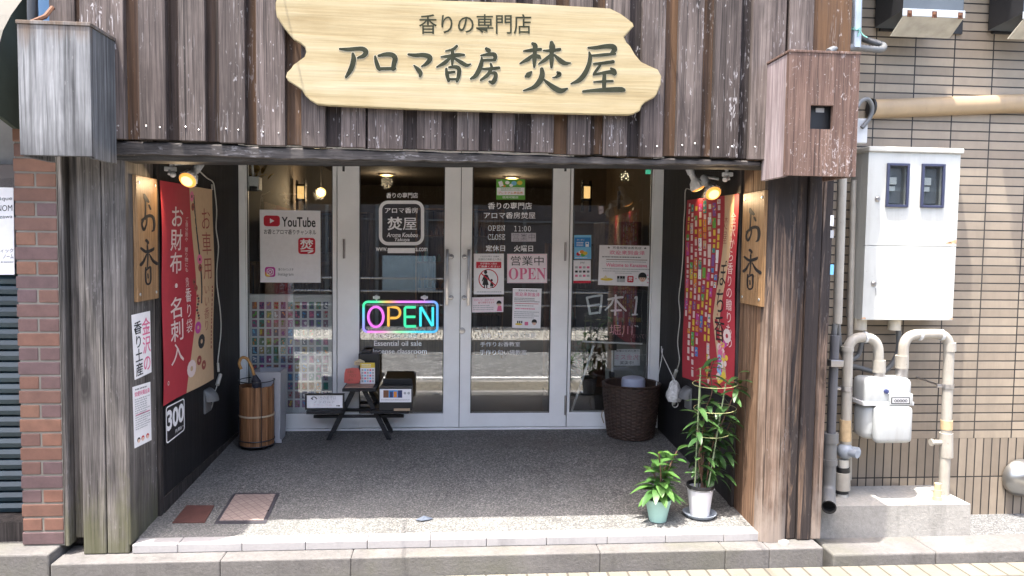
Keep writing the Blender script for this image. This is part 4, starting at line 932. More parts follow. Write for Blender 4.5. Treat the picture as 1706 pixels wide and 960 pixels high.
wl(P0, -1.549, .0038, 'cord', None, None, M['cream_pl'], cord)
b = MB(); b.tube([U(363, 606, X=-1.545), U(364, 620, X=-1.545)], .008, 8); b.tube([U(367, 625, X=-1.543), U(362, 642, X=-1.543)], .013, 8); b.out('plug', M['cream_pl'], cord, True)
wl([(362, 642), (357, 658), (354, 675), (352, 682)], -1.549, .003, 'cord', None, None, M['cream_pl'], cord)
b = MB(); b.box(-1.553, -1.545, U(353, 303, X=-1.55).y-.012, U(353, 303, X=-1.55).y+.012, 1.80, 1.835, .003); b.out('cord_clip', M['cream_pl'], cord)
cord2 = thing('lamp_flex', tuple(U(1130, 600, X=1.55)), 'pale cord running down the right porch wall beside the red packet banner', 'cord')
wl([(1150, 315), (1142, 316), (1141, 345), (1139, 375), (1138, 420), (1136, 450), (1133, 478), (1131, 500), (1133, 530), (1129, 570), (1132, 600), (1127, 620)], 1.549, .0038, 'cord', None, None, M['cream_pl'], cord2)
b = MB(); b.tube([U(1127, 618, X=1.545), U(1122, 632, X=1.545)], .012, 8); b.out('plug', M['cream_pl'], cord2, True)
def hood(X, px, s, label):
    c_ = U(*px, X=X); t = MB(); n = 10; vs = []; 
    for j in range(n+1):
        a = math.pi/2*j/n; 
        for i in range(9):
            q = math.pi*i/8; vs.append((X+s*.075*math.sin(a)*1.0*(.25+.75*math.sin(q)), c_.y+.06*math.cos(q), c_.z+.075*math.cos(a)))
    fs = [(j*9+i, j*9+i+1, j*9+i+10, j*9+i+9) for j in range(n) for i in range(8)]; t.add(vs, fs)
    t.box(X, X+s*.012, c_.y-.062, c_.y+.062, c_.z-.075, c_.z+.07, .003); return tag(t.out('outlet_hood', M['grey_pvc'], None, 50), label, 'outlet cover', 'hooded outlets on the porch walls')
hood(-1.556, (344, 668), 1, 'grey hooded outlet cover low on the left porch wall')
hood(1.556, (1148, 664), -1, 'grey hooded outlet cover low on the right porch wall')
# net bag hanging on the right wall
bg_ = thing('hanging_bag', tuple(U(1122, 650, X=1.5)), 'small pale net bag hanging on the right porch wall behind the basket', 'bag')
c_ = U(1123, 655, X=1.5); b = MB(); b.lathe([(.012, .085), (.022, .07), (.03, .05), (.05, .0), (.052, -.03), (.04, -.06), (.0, -.065)], c_, 14, rmod=lambda j, k: .007*math.sin(k*2.6+j)); b.out('sack', paint('net fabric', (.50, .50, .49), .9, var=.35, sc=50), bg_, 50)
b = MB(); b.tube(catmull([c_+Vector((0, 0, .085)), U(1112, 610, X=1.545), U(1103, 590, X=1.55), U(1102, 578, X=1.55)], 4), .003, 6); b.tube(catmull([U(1104, 582, X=1.55), U(1102, 600, X=1.53), U(1094, 640, X=1.49), U(1093, 652, X=1.49)], 4), .0028, 6); b.out('string', M['white'], bg_, True)
b = MB(); b.lathe([(.018, 0), (.022, .004), (.022, -.004), (.018, 0)], c_+Vector((-.0, -.03, -.075)), 16, (0, 1, 0)); b.ball(c_+Vector((.0, -.0, -.075)), .014, 8); b.out('cord_end', M['cream_pl'], bg_, True)
# ================================================================ things standing in the porch
def stand(p): return fz(p.y)
# umbrella stand of bamboo slats in a wire cage
p = UF(428, 744); p.y += .0; cx, cy, cz = p.x, p.y, fz(p.y)
us = thing('umbrella_stand', (cx, cy, cz), 'round umbrella stand of bamboo slats in a black wire cage', 'umbrella stand')
Ht = U(428, 634, Y=cy).z-cz; rad = .112
b = MB()
for k in range(44):
    a = 2*math.pi*k/44; d = Vector((math.cos(a), math.sin(a), 0)); e = Vector((-d.y, d.x, 0))*.0078; r0 = rad-R_.uniform(0, .003); o_ = Vector((cx, cy, cz))
    top = Ht-.035+R_.uniform(-.004, .004)
    q = [o_+d*(r0-.004)-e, o_+d*(r0-.004)+e, o_+d*(r0+.001)+e, o_+d*(r0+.001)-e]
    b.hexa([v+Vector((0, 0, .015)) for v in q]+[v+Vector((0, 0, top)) for v in q])
b.out('slats', M['bamboo'], us)
b = MB()
def ring(c, r, t, n=36): 
    P = [Vector((c[0]+r*math.cos(2*math.pi*i/n), c[1]+r*math.sin(2*math.pi*i/n), c[2])) for i in range(n+1)]; b.tube(P, t, 6, False)
for h_ in (.02, .055, Ht): ring((cx, cy, cz+h_), rad+.005, .0035)
for k in range(4): a = .5+k*math.pi/2; x, y = cx+(rad+.005)*math.cos(a), cy+(rad+.005)*math.sin(a); b.tube([(x, y, cz+.01), (x, y, cz+Ht)], .0032, 6)
b.lathe([(rad, .006), (.0001, .006)], (cx, cy, cz), 24); b.out('wire_cage', M['black_metal'], us, True)
b = MB(); ring((cx, cy, cz+.22), rad+.003, .004); ring((cx, cy, cz+.225), rad+.003, .0035); b.out('binding', paint('pale twine', (.45, .36, .25), .8), us, True)
# umbrella in it
um = thing('umbrella', (cx-.02, cy+.02, cz+.02), 'folded umbrella with curved wooden handle in the bamboo stand', 'umbrella')
h0 = U(424, 622, Y=cy); b = MB(); b.tube(catmull([U(424, 628, Y=cy), U(419, 612, Y=cy), U(412, 599, Y=cy), U(403, 597, Y=cy), (U(398.5, 606, Y=cy)), U(402, 616, Y=cy)], 5), .010, 10); b.out('handle', paint('cane handle', (.42, .22, .07), .45, var=.15), um, True)
b = MB(); b.tube([U(424, 626, Y=cy), U(427, 636, Y=cy), (cx+.02, cy+.02, cz+.03)], [.012, .03, .008], 10); b.out('canopy', paint('navy cloth', (.03, .03, .04), .8), um, True)
# grey plastic bin behind
p = UF(478, 733); zf = fz(1.62); t = thing('tall_bin', (-1.32, 1.66, zf), 'tall pale grey plastic bin behind the bamboo stand', 'bin')
x0, x1 = U(419, 640, Y=1.56).x, U(468, 640, Y=1.56).x; y0, y1 = 1.56, 1.76; h_ = U(440, 621, Y=1.56).z-zf
b = MB(); k = .012
O_ = [(x0, y0), (x1, y0), (x1, y1), (x0, y1)]; B_ = [(x0+k, y0+k), (x1-k, y0+k), (x1-k, y1-k), (x0+k, y1-k)]
q = .012; I_ = [(x0+q, y0+q), (x1-q, y0+q), (x1-q, y1-q), (x0+q, y1-q)]
vs = [(x, y, zf) for x, y in B_]+[(x, y, zf+h_) for x, y in O_]+[(x, y, zf+h_) for x, y in I_]+[(x, y, zf+.05) for x, y in I_]
fs = [(0, 1, 5, 4), (1, 2, 6, 5), (2, 3, 7, 6), (3, 0, 4, 7), (4, 5, 9, 8), (5, 6, 10, 9), (6, 7, 11, 10), (7, 4, 8, 11), (8, 9, 13, 12), (9, 10, 14, 13), (10, 11, 15, 14), (11, 8, 12, 15), (12, 13, 14, 15), (3, 2, 1, 0)]
b.add(vs, fs); b.box(x0-.004, x1+.004, y0-.006, y0+.002, zf, zf+.025, .002); b.out('body', paint('bin grey', (.36, .36, .38), .45, var=.06), t)
b = MB(); b.box(x0+.016, x1-.016, y0+.016, y1-.016, zf+.40, zf+h_-.03); b.out('bin_liner', paint('liner', (.10, .10, .11), .7), t)

# bench shaped like a small picnic table
bz = .0; yb = 1.70; zf = fz(yb)
bt = thing('display_bench', (U(600, 700, Y=yb).x, yb, zf), 'black miniature picnic table used as display stand, in front of the white doors', 'display bench')
def bx(px0, px1, py0, py1, ya, yb_, bev=.004):
    P, Q = U(px0, py0, Y=ya), U(px1, py1, Y=ya); return (P.x, Q.x, ya, yb_, Q.z, P.z, bev)
b = MB()
zt_ = U(600, 648, Y=yb-.14).z
for i in range(4): y0 = yb-.15+i*.076; q = U(570, 648, Y=yb-.15); r_ = U(627, 648, Y=yb-.15); b.box(q.x, r_.x, y0, y0+.07, zt_-.022, zt_, .003)
b.out('table_top', M['black_bench'], bt)
for (pa_, pb_) in ((510, 571), (617, 681)):
    b = MB(); zz = U(540, 686, Y=yb-.15).z; q, r_ = U(pa_, 690, Y=yb-.15), U(pb_, 690, Y=yb-.15)
    for i in range(4): y0 = yb-.15+i*.076; b.box(q.x, r_.x, y0, y0+.07, zz-.022, zz, .003)
    b.out('seat', M['black_bench'], bt)
for ya in (yb-.10, yb+.10):
    for (ta, tb_) in (((587, 653), (547, 727)), ((607, 653), (648, 725))):
        b = MB(); d_ = ya-(yb-.10); P, Q = U(*ta, Y=yb-.10), U(*tb_, Y=yb-.10); Q.z = zf+.002
        w = Vector((.016, 0, 0)); pts_ = [Q-w, Q+w, P+w, P-w]; pts_ = [v+Vector((0, d_, 0)) for v in pts_]; b.prism(pts_, (0, .028, 0)); b.out('leg', M['black_bench'], bt)
    b = MB(); P, Q = U(520, 690, Y=yb-.12), U(672, 690, Y=yb-.12); b.box(P.x, Q.x, ya+.03, ya+.052, P.z-.045, P.z-.024, .002); b.out('cross_bar', M['black_bench'], bt)
ztop = zt_
# framed handwritten sign on the left seat
def leaning(ox, oy, s, x0, y0, x1, y1, base, Y, th=.003, **k): return zc(ox, oy, s, x0, y0, x1, y1, base, Y=Y, th=th, **k)
fsn = thing('framed_sign', tuple(U(540, 683, Y=1.53)), 'black framed handwritten card on the left seat of the display bench', 'framed sign')
cv, o = zc(390, 480, 3.429, 405, 612, 628, 692, PAPER, Y=1.539); o.stroke([(440, 632, 5), (450, 640, 5), (445, 628, 4), (462, 626, 5), (470, 636, 5)], K_, 1); o.text('いろのあマロ', 470, 620, 580, 640, K_, .01); o.text('アラカルト', 455, 645, 575, 660, G_, .0); o.text('ナチュラル', 450, 665, 560, 677, PINK, -.01); o.lines(585, 668, 610, 684, 1, K_, 1); cv.out('card', fsn)
b = MB(); P, Q = U(508, 657, Y=1.53), U(573.5, 683.5, Y=1.53); f_ = .011
b.box(P.x, Q.x, 1.53, 1.55, P.z-f_, P.z, .002); b.box(P.x, Q.x, 1.53, 1.55, Q.z, Q.z+f_, .002); b.box(P.x, P.x+f_, 1.531, 1.549, Q.z+f_, P.z-f_, .001); b.box(Q.x-f_, Q.x, 1.531, 1.549, Q.z+f_, P.z-f_, .001); b.box(P.x+.004, Q.x-.004, 1.5425, 1.547, Q.z+.003, P.z-.003); b.out('frame', M['black'], fsn)
# cards on the table top
c4 = [(272, 503), (362, 497), (372, 560), (362, 588), (275, 590)]
cv, o = zc(500, 480, 3.693, 270, 495, 375, 592, None, Y=1.66); cv.slab([(x-270, y-495) for x, y in [(280, 500), (272, 530), (270, 585), (300, 592), (360, 590), (375, 560), (368, 515), (358, 497), (320, 495)]], paint('rose red card', (.52, .11, .09), .7), .003)
o.text('お香と', 292, 510, 330, 526, BRN, .0, 1); o.text('アロマ', 300, 535, 345, 552, BRN, .0, 1); o.text('香り', 295, 562, 325, 576, BRN, .0, 1)
tag(cv.out('price_card'), 'rose red handwritten card on the display bench', 'card')
cv, o = zc(500, 480, 3.693, 370, 463, 460, 592, PAPER, Y=1.69); o.rect(370, 463, 460, 494, YEL, 1); o.lines(378, 470, 450, 488, 2, W_, 2)
for i in range(5):
    for j in range(5): o.rect(378+j*16, 502+i*17, 390+j*16, 514+i*17, [LG, SKY, LG, PINK][(i*2+j) % 4], 1)
tag(cv.out('calendar_card'), 'white calendar sheet with a yellow head standing on the display bench', 'calendar')
cv, o = zc(500, 480, 3.693, 333, 440, 398, 480, None, Y=1.72); cv.slab([(0, 15), (0, 38), (64, 40), (64, 14), (34, 0)], paint('cream tag', (.62, .52, .34), .7), .004); o.lines(342, 458, 390, 474, 2, BRN, 1)
tag(cv.out('house_tag'), 'small cream house shaped tag behind the red card', 'tag')
b = MB(); P, Q = U(597, 590, Y=1.74), U(631, 636, Y=1.74); b.box(P.x, Q.x, 1.74, 1.83, ztop, P.z, .008); b.box(P.x+.02, P.x+.09, 1.75, 1.82, P.z, P.z+.018, .006); tag(b.out('black_case', M['black'], None), 'black box standing at the back of the display bench', 'box')
b = MB(); P, Q = U(575, 646, Y=1.60), U(622, 650, Y=1.60); b.box(P.x, Q.x, 1.57, 1.76, ztop, ztop+.007, .002); tag(b.out('tray', paint('tan tray', (.38, .24, .18), .5), None), 'thin tan tray under the cards on the display bench', 'tray')
lb = thing('leaflet_box', tuple(U(658, 683, Y=1.4)), 'black box holding a printed picture card on the right seat of the display bench', 'leaflet box')
cv, o = zc(500, 480, 3.693, 490, 625, 684, 706, PAPER, Y=1.552); o.rect(512, 632, 545, 678, BRN, 1); o.rect(546, 632, 600, 678, BLU, 1); o.rect(552, 640, 570, 676, NAVY, 1.5); o.rect(575, 640, 595, 676, ORG, 1.5); o.rect(601, 632, 628, 678, NAVY, 1); o.ell(645, 650, 8, 8, LG, 1); o.ell(668, 650, 8, 8, LG, 1); o.lines(498, 684, 676, 702, 2, LG, 1); cv.out('picture_card', lb)
b = MB(); P, Q = U(633, 648, Y=1.556), U(685, 682, Y=1.556); zz = U(540, 686, Y=yb-.15).z; b.box(P.x-.006, Q.x+.006, 1.556, 1.70, zz, P.z+.004, .004); P2 = U(637, 638, Y=1.65); b.box(P2.x, U(686, 638, Y=1.65).x, 1.703, 1.72, zz, P2.z+.015, .002); b.out('case', M['black'], lb)
b = MB(); P, Q = U(656, 682.5, Y=1.538), U(683, 684.5, Y=1.538); b.box(P.x, Q.x, 1.536, 1.542, Q.z-.004, P.z+.004, .001); b.out('label_strip', paint('kraft strip', (.40, .29, .19), .6), lb)

# ---------------------------------------------------------------- woven basket with diffuser
p = UF(1059, 737); cx, cy = p.x+.0, p.y+.16; cz = fz(cy)
zt_ = U(1056, 640, Y=cy).z-cz
bk = thing('woven_basket', (cx, cy, cz), 'large dark brown woven basket beside the right porch wall', 'basket')
rt = (U(1106, 650, Y=cy).x-U(1012, 650, Y=cy).x)/2
prof = [(rt*.78, 0), (rt*.84, .04), (rt*.90, zt_*.25), (rt*.95, zt_*.5), (rt*.985, zt_*.75), (rt, zt_*.95)]
P = []; nrow = 60
for j in range(nrow+1):
    h_ = zt_*j/nrow; q = h_/zt_; r_ = rt*(.79+.235*q-.025*q*q) if q < .05 else rt*(.80+.28*q-.08*q*q); P.append((r_, h_))
b = MB(); b.lathe(P, (cx, cy, cz), 96, rmod=lambda j, k: .0035*(1 if ((j//2)+(k//3)) % 2 else -1))
P2 = [(rt, zt_), (rt+.006, zt_+.006), (rt-.006, zt_+.012), (rt-.02, zt_+.004), (rt-.03, zt_-.10), (rt*.78, .03), (.0, .03)]; b.lathe(P2, (cx, cy, cz), 96)
b.out('basket_body', paint('dark wicker', (.042, .025, .018), .6, var=.5, sc=35), bk, 30)
b = MB(); b.tube(arcpath([(cx-rt-.004, cy-.03, cz+zt_*.5), (cx-rt-.02, cy-.05, cz+zt_*.42), (cx-rt*.93-.01, cy-.03, cz+.1)], .04), .004, 6); b.out('loose_cane', paint('pale cane', (.35, .28, .2), .6), bk, True)
b = MB(); q = U(1056.5, 629, Y=cy-.02); r_ = (U(1076, 640, Y=cy).x-U(1037, 640, Y=cy).x)/2; zq = U(1056, 652, Y=cy).z
b.lathe([(.0, .05-.05-.20), (r_*.98, -.20), (r_, -.03), (r_*.99, .0), (r_*.93, .018), (r_*.7, .026), (.0001, .028)], (q.x, cy-.0, q.z-.028), 36)
tag(b.out('aroma_diffuser', paint('milky blue plastic', (.38, .41, .52), .45, var=.03), None, 50), 'milky white round diffuser lid in the dark basket', 'diffuser')

# ---------------------------------------------------------------- potted plants
def leaf(b, base, d, up, L, W, droop=.35, fold=.25):
    """pointed leaf: two rows of faces along a drooping midrib"""
    d = Vector(d).normalized(); s = d.cross(Vector(up)).normalized(); n = s.cross(d).normalized(); vs = []; N_ = 8
    for i in range(N_+1):
        t = i/N_; w = W*.5*max(0.0, math.sin(math.pi*t**.85))**.62*(1-.12*t)+.0004; c = Vector(base)+d*(L*t)+n*(-droop*L*t*t); 
        vs += [c-s*w+n*w*fold, c, c+s*w+n*w*fold]
    fs = []
    for i in range(N_): fs += [(3*i, 3*i+1, 3*i+4, 3*i+3), (3*i+1, 3*i+2, 3*i+5, 3*i+4)]
    b.add(vs, fs)
def pot(name, c, r0, r1, h, rim, mat, t):
    b = MB(); b.lathe([(.0, .0), (r0, .0), (r0*1.02, .006), (r1, h-rim), (r1+.004, h-rim+.002), (r1+.006, h), (r1-.004, h), (r1-.008, h-.03), (.0, h-.03)], c, 36); b.out('pot', mat, t, 35)
    b = MB(); b.lathe([(r1-.006, h-.026), (r1*.5, h-.018), (.0001, h-.02)], c, 24, rmod=lambda j, k: .0); b.out('soil', M['soil'], t, True)
p = UF(1100, 874); c = Vector((p.x, p.y+.05, fz(p.y+.05))); s_ = .86
pl = thing('potted_plant', c, 'small bushy broad leaved plant in a pale green pot at the porch edge', 'potted plant', 'potted plants on the step')
hp = U(1100, 836, Y=c.y-.05).z-c.z; pot('pot', c, .046, .064, hp, .028, M['pot_green'], pl)
tips = [U(1098, 757, Y=c.y-.05), U(1128, 752, Y=c.y+.02), U(1086, 780, Y=c.y+.05), U(1112, 770, Y=c.y+.06)]
st = MB(); lf = MB(); top = c+Vector((0, 0, hp-.02))
for i, tp in enumerate(tips):
    P_ = catmull([top+Vector((R_.uniform(-.01, .01), 0, 0)), top.lerp(tp, .5)+Vector((.012*(-1)**i, .0, .0)), tp], 5); st.tube(P_, [.0055]*3+[.004]*(len(P_)-3), 6)
    nl = 11 if i < 2 else 8
    for k in range(nl):
        t = .35+.65*k/(nl-1); q = P_[min(len(P_)-1, int(t*(len(P_)-1)))]; a = k*2.4+i*1.3; el = .25+.55*t if k < nl-2 else .9
        d = Vector((math.cos(a)*math.cos(el), math.sin(a)*math.cos(el)-.15, math.sin(el)*.8-.15*(1-t)))
        leaf(lf, q, d, (0, 0, 1), R_.uniform(.075, .105)*(1.0 if k < nl-3 else .85), R_.uniform(.042, .054), R_.uniform(.25, .6))
for k in range(16):
    a = k*2.4; q = top+Vector((.02*math.cos(a), .02*math.sin(a), .03+.07*R_.random())); leaf(lf, q, (math.cos(a), math.sin(a)-.3, .35), (0, 0, 1), R_.uniform(.08, .11), .052, .8)
st.out('stem', M['stem'], pl, True); lf.out('foliage', M['leaf'], pl, 60)
p = UF(1171, 866); c = Vector((p.x, p.y+.055, fz(p.y+.055)))
pl = thing('potted_plant', c, 'tall leafy plant on green stakes and wire hoops in a white pot', 'potted plant', 'potted plants on the step')
b = MB(); b.lathe([(.0, .004), (.07, .004), (.088, .018), (.092, .018), (.078, .0), (.0, .0)], c, 36); b.out('saucer', M['saucer'], pl, 30)
cb = c+Vector((0, 0, .006)); hp = U(1171, 819, Y=c.y-.06).z-cb.z
pot('pot', cb, .052, .070, hp, .004, M['pot_white'], pl)
b = MB(); b.lathe([(.070, hp-.006), (.074, hp-.004), (.076, hp+.012), (.073, hp+.022), (.068, hp+.02), (.066, hp-.03)], cb, 36); b.out('inner_pot', M['black'], pl, 35)
top = cb+Vector((0, 0, hp))
for (bx_, by), (tx, ty), yy in (((1157, 820), (1166, 632), -.045), ((1178, 823), (1209, 640), -.04), ((1163, 818), (1167, 614), .05)):
    b = MB(); b.tube([U(bx_, by, Y=c.y+yy), U(tx, ty, Y=c.y+yy)], .0040, 8); b.out('stake', M['stake'], pl, True)
for (cx_, cy_), rr in (((1191, 640), .118), ((1191, 681), .112), ((1184, 722), .098)):
    o_ = U(cx_, cy_, Y=c.y); b = MB(); P_ = [o_+Vector((rr*math.cos(2*math.pi*i/36), rr*math.sin(2*math.pi*i/36), .006*math.sin(2*math.pi*i/36+1))) for i in range(37)]; b.tube(P_, .0020, 6, False); b.out('wire_hoop', paint('yellow green wire', (.24, .25, .11), .5), pl, True)
st = MB(); lf = MB()
stems = [[(1170, 815), (1168, 760), (1174, 690), (1186, 655), (1184, 622), (1190, 600)], [(1175, 815), (1188, 740), (1205, 700), (1222, 660), (1228, 645), (1232, 622)], [(1168, 815), (1175, 745), (1196, 735), (1212, 715), (1222, 690)], [(1172, 815), (1164, 770), (1168, 735), (1160, 715)], [(1174, 815), (1185, 785), (1196, 765), (1200, 745)]]
for i, S in enumerate(stems):
    yy = (-.01, -.03, .03, -.05, .05)[i]; P_ = catmull([U(x, y, Y=c.y+yy*min(1, k*.7)) for k, (x, y) in enumerate(S)], 6); st.tube(P_, [.0045-.0025*k/len(P_) for k in range(len(P_))], 6)
    nl = (26, 24, 15, 13, 16)[i]
    for k in range(nl):
        t = .22+.78*k/(nl-1); q = P_[min(len(P_)-1, int(t*(len(P_)-1)))]; a = k*2.4+i*1.1; el = R_.uniform(-.25, .6)
        d = Vector((math.cos(a)*math.cos(el), math.sin(a)*math.cos(el)*.8-.2, math.sin(el)))
        leaf(lf, q, d, (0, 0, 1), R_.uniform(.07, .11), R_.uniform(.027, .039), R_.uniform(.2, .7))
for k in range(64):
    q = U(R_.uniform(1158, 1210), R_.uniform(665, 805), Y=c.y+R_.uniform(-.06, .07)); a = R_.uniform(0, 6.3); leaf(lf, q, (math.cos(a), math.sin(a)*.7-.3, R_.uniform(-.5, .4)), (0, 0, 1), R_.uniform(.065, .10), R_.uniform(.027, .038), .5)
st.out('stem', M['stem'], pl, True); lf.out('foliage', M['leaf2'], pl, 60)

# ---------------------------------------------------------------- plates in the floor
def fquad(P, dz): return [UF(x, y)+Vector((0, 0, dz)) for x, y in P]
q = fquad([(311, 843.5), (357, 844), (341, 872), (287, 872.5)], .004)
b = MB(); b.prism(q, (0, 0, -.02)); tag(b.out('floor_plate', M['terracotta'], None), 'plain square red brown iron plate in the porch floor', 'floor plate')
mh = thing('manhole_cover', tuple(fquad([(410, 850)], 0)[0]), 'framed access cover with pink stone infill beside the red brown plate', 'manhole cover')
O_ = [(389, 823), (466, 822.5), (443, 873), (357, 873.5)]; q = fquad(O_, .003); b = MB(); b.prism(q, (0, 0, -.02)); b.out('frame', paint('dark bronze frame', (.05, .047, .055), .5, var=.2), mh)
ce = sum(q, Vector())/4; q2 = [ce+(v-ce)*.86+Vector((0, 0, .0035)) for v in q]; b = MB(); b.prism(q2, (0, 0, -.01)); b.out('infill', brickmat('pink diamond infill', (.28, .215, .19), (.32, .25, .22), (.21, .155, .14), .036, .036, .0025, plane='XY', rotz=.9, off=0, var=.35), mh)
b = MB(); pp = UF(446, 853); b.lathe([(.006, .0095), (.006, .006)], pp-Vector((0, 0, .002)), 8); b.out('lift_hole', M['dark_hole'], mh)

p = UF(706, 868); b = MB(); b.add([p+Vector(v) for v in ((-.045, 0, .004), (-.01, -.02, .006), (.03, -.004, .005), (.05, .015, .004), (.0, .012, .022), (-.02, .025, .006), (.02, .03, .008))], [(0, 1, 4), (1, 2, 4), (2, 3, 4), (3, 6, 4), (6, 5, 4), (5, 0, 4), (0, 5, 6, 3, 2, 1)])
tag(b.out('plastic_scrap', paint('blue grey scrap', (.07, .085, .115), .6), None), 'small crumpled blue grey scrap lying on the porch floor', 'scrap')
# ================================================================ meters and pipes on the tiled wall
pk = MB(); pz = .097
pk.hexa([(1.93, .10, -.1), (2.80, .10, -.1), (2.80, .42, -.1), (1.93, .42, -.1), (1.93, .102, pz), (2.797, .102, pz), (2.797, .42, pz), (1.93, .42, pz)])
tag(pk.out('concrete_plinth', M['plinth'], None), 'low concrete plinth under the gas meter', 'plinth')
em = thing('electric_meter_cabinet', (2.51, .37, 1.08), 'white metal cabinet with two dark meter windows on the tiled wall', 'meter cabinet')
x0, x1, z0, z1, zm = 2.240, 2.771, 1.083, 2.012, U(1500, 409, Y=.28).z
b = MB(); b.box(x0, x1, .3455, .45, z0, z1, .004); b.box(x0, x0+.02, .300, .345, z0, z1); b.box(x1-.02, x1, .300, .345, z0, z1); b.box(x0+.02, x1-.02, .3005, .345, z0, z0+.02); b.box(x0+.02, x1-.02, .3005, .345, z1-.02, z1-.0); b.out('cabinet', M['box_enamel'], em)
wins = [((1478, 271), (1512, 345)), ((1536, 272), (1571, 346))]
wx = []
for P, Q in wins: a, c_ = U(*P, Y=.278), U(*Q, Y=.278); wx.append((a.x, c_.x, c_.z, a.z))
ud = MB(); za, zb = min(w[2] for w in wx)+.012, max(w[3] for w in wx)-.012
ins = [(w[0]+.012, w[1]-.012) for w in wx]
ud.box(x0, x1, .282, .2995, zm+.0015, za); ud.box(x0, x1, .282, .2995, zb, z1-.0)
ud.box(x0, ins[0][0], .282, .2995, za, zb); ud.box(ins[0][1], ins[1][0], .282, .2995, za, zb); ud.box(ins[1][1], x1, .282, .2995, za, zb)
udo = ud.out('door', M['box_enamel'], em); udo['label'] = 'upper door with two windows'
ld = MB(); ld.box(x0, x1, .282, .2995, z0, zm-.0015, .002); ldo = ld.out('door', M['box_enamel'], em); ldo['label'] = 'plain lower door'
b = MB(); b.box(x0-.006, x1+.012, .268, .45, z1+.001, z1+.030, .006); b.out('lid', M['cream_pl'], em)
for w in wx:
    b = MB(); t = .014
    for q in ((w[0], w[0]+t, w[2], w[3]), (w[1]-t, w[1], w[2], w[3])): b.box(q[0], q[1], .268, .283, q[2], q[3], .003)
    for q in ((w[0]+t, w[1]-t, w[2], w[2]+t), (w[0]+t, w[1]-t, w[3]-t, w[3])): b.box(q[0], q[1], .2685, .283, q[2], q[3], .002)
    wf = b.out('window_frame', paint('navy window frame', (.03, .035, .07), .4), udo)
    b = MB(); b.box(w[0]+t, w[1]-t, .274, .277, w[2]+t, w[3]-t); b.out('glass_pane', M['glass'], wf)
    b = MB(); b.box(w[0]+.03, w[1]-.018, .312, .342, w[2]+.02, w[3]-.02, .004); b.m = 0; b.out('meter', paint('meter body', (.12, .13, .14), .5), wf)
    b = MB(); xx = w[0]+.022; b.box(xx, xx+.045, .290, .3115, (w[2]+w[3])/2+.005, (w[2]+w[3])/2+.045, .002); b.box(xx+.002, xx+.040, .295, .3115, (w[2]+w[3])/2-.03, (w[2]+w[3])/2-.004); b.out('meter_plate', paint('meter label', (.42, .43, .42), .5), wf)
for d_, px in ((udo, (1462, 331)), (ldo, (1455.5, 472))):
    p = U(*px, Y=.28); b = MB(); b.lathe([(.0, -.010), (.010, -.010), (.014, -.006), (.014, .002)], (p.x, .281, p.z), 16, (0, 1, 0)); b.box(p.x-.012, p.x+.012, .277, .2815, p.z-.014, p.z+.014, .002); b.out('latch', M['steel'], d_, 40)
p = U(1458, 490, Y=.278); b = MB(); b.tube([(p.x, .276, p.z+.03), (p.x+.002, .272, p.z), (p.x+.004, .274, p.z-.012)], .0016, 6); b.out('key_wire', M['steel'], ldo)
b = MB()
for px, py, sx, sz in ((1588, 402, .03, .012), (1580, 404, .02, .008), (1438, 531, .015, .006), (1585, 532, .02, .005)):
    p = U(px, py, Y=.2812); b.add([(p.x-sx, .2812, p.z-sz*.4), (p.x-sx*.3, .2812, p.z+sz*.3), (p.x+sx*.6, .2812, p.z+sz), (min(p.x+sx, x1-.001), .2812, p.z+sz*.2), (min(p.x+sx, x1-.001), .2812, p.z-sz), (p.x, .2812, p.z-sz*.6)], [(0, 1, 2, 3, 4, 5)])
b.out('rust_stain', paint('rust stain', (.50, .30, .17), .8, var=.4, sc=60), em)
for px in (1435, 1492):
    b = MB(); p = U(px, 540, Y=.34); b.tube([(p.x, .35, 1.085), (p.x, .35, 1.02)], .034, 18); b.out('conduit_stub', paint('aged cream', (.50, .45, .36), .5), em, True)

# gas meter and its two pipes
YP = .26
gmz = U(1480, 740, Y=.16)
gm = thing('gas_meter', (U(1482, 740, Y=.2).x, .2, U(1482, 740, Y=.16).z), 'pale grey rounded gas meter between two cream pipes', 'gas meter')
def pb(px0, py0, px1, py1, ya, yb_, bev, b): 
    P, Q = U(px0, py0, Y=ya), U(px1, py1, Y=ya); b.box(P.x, Q.x, ya, yb_, Q.z, P.z, bev)
gr = paint('gas meter enamel', (.38, .395, .395), .35, var=.06, sc=10, grime=.28)
b = MB(); pb(1443, 632, 1521, 677, .19, .34, .034, b); b.out('upper_case', gr, gm, 50)
b = MB(); pb(1441, 676, 1521, 734, .20, .335, .04, b); b.out('lower_case', gr, gm, 50)
b = MB(); pb(1462, 679, 1522, 741, .150, .215, .03, b); b.out('front_cover', gr, gm, 50)
b = MB(); pb(1439, 671, 1523, 677, .183, .345, .003, b); b.out('flange', M['grey_box'], gm)
b = MB(); pb(1484, 657, 1521, 677, .168, .20, .006, b); mo = b.out('counter_housing', gr, gm, 50)
cv, o = zc(1360, 520, 2.182, 273, 312, 340, 336, K_, Y=.1665, th=.002); o.rect(276, 315, 337, 333, LG, 1); o.text('00000', 283, 319, 331, 330, K_, .02, 2); cv.out('counter_dial', mo)
b = MB(); p = U(1476, 653, Y=.19); b.lathe([(.0, -.012), (.012, -.010), (.013, .003)], p, 14, (0, 1, 0)); b.out('sealing_plug', paint('navy plug', (.03, .04, .12), .5), gm, True)
rs = .0275
def pipe(name, px, r, mat, par, rad=.05, Y=YP): 
    b = MB(); P_ = arcpath([U(x, y, Y=Y) if len(z_) == 0 else U(x, y, Y=z_[0]) for x, y, *z_ in px], rad, 8); b.tube(P_, r, 18); return b.out(name, mat, par, 50)
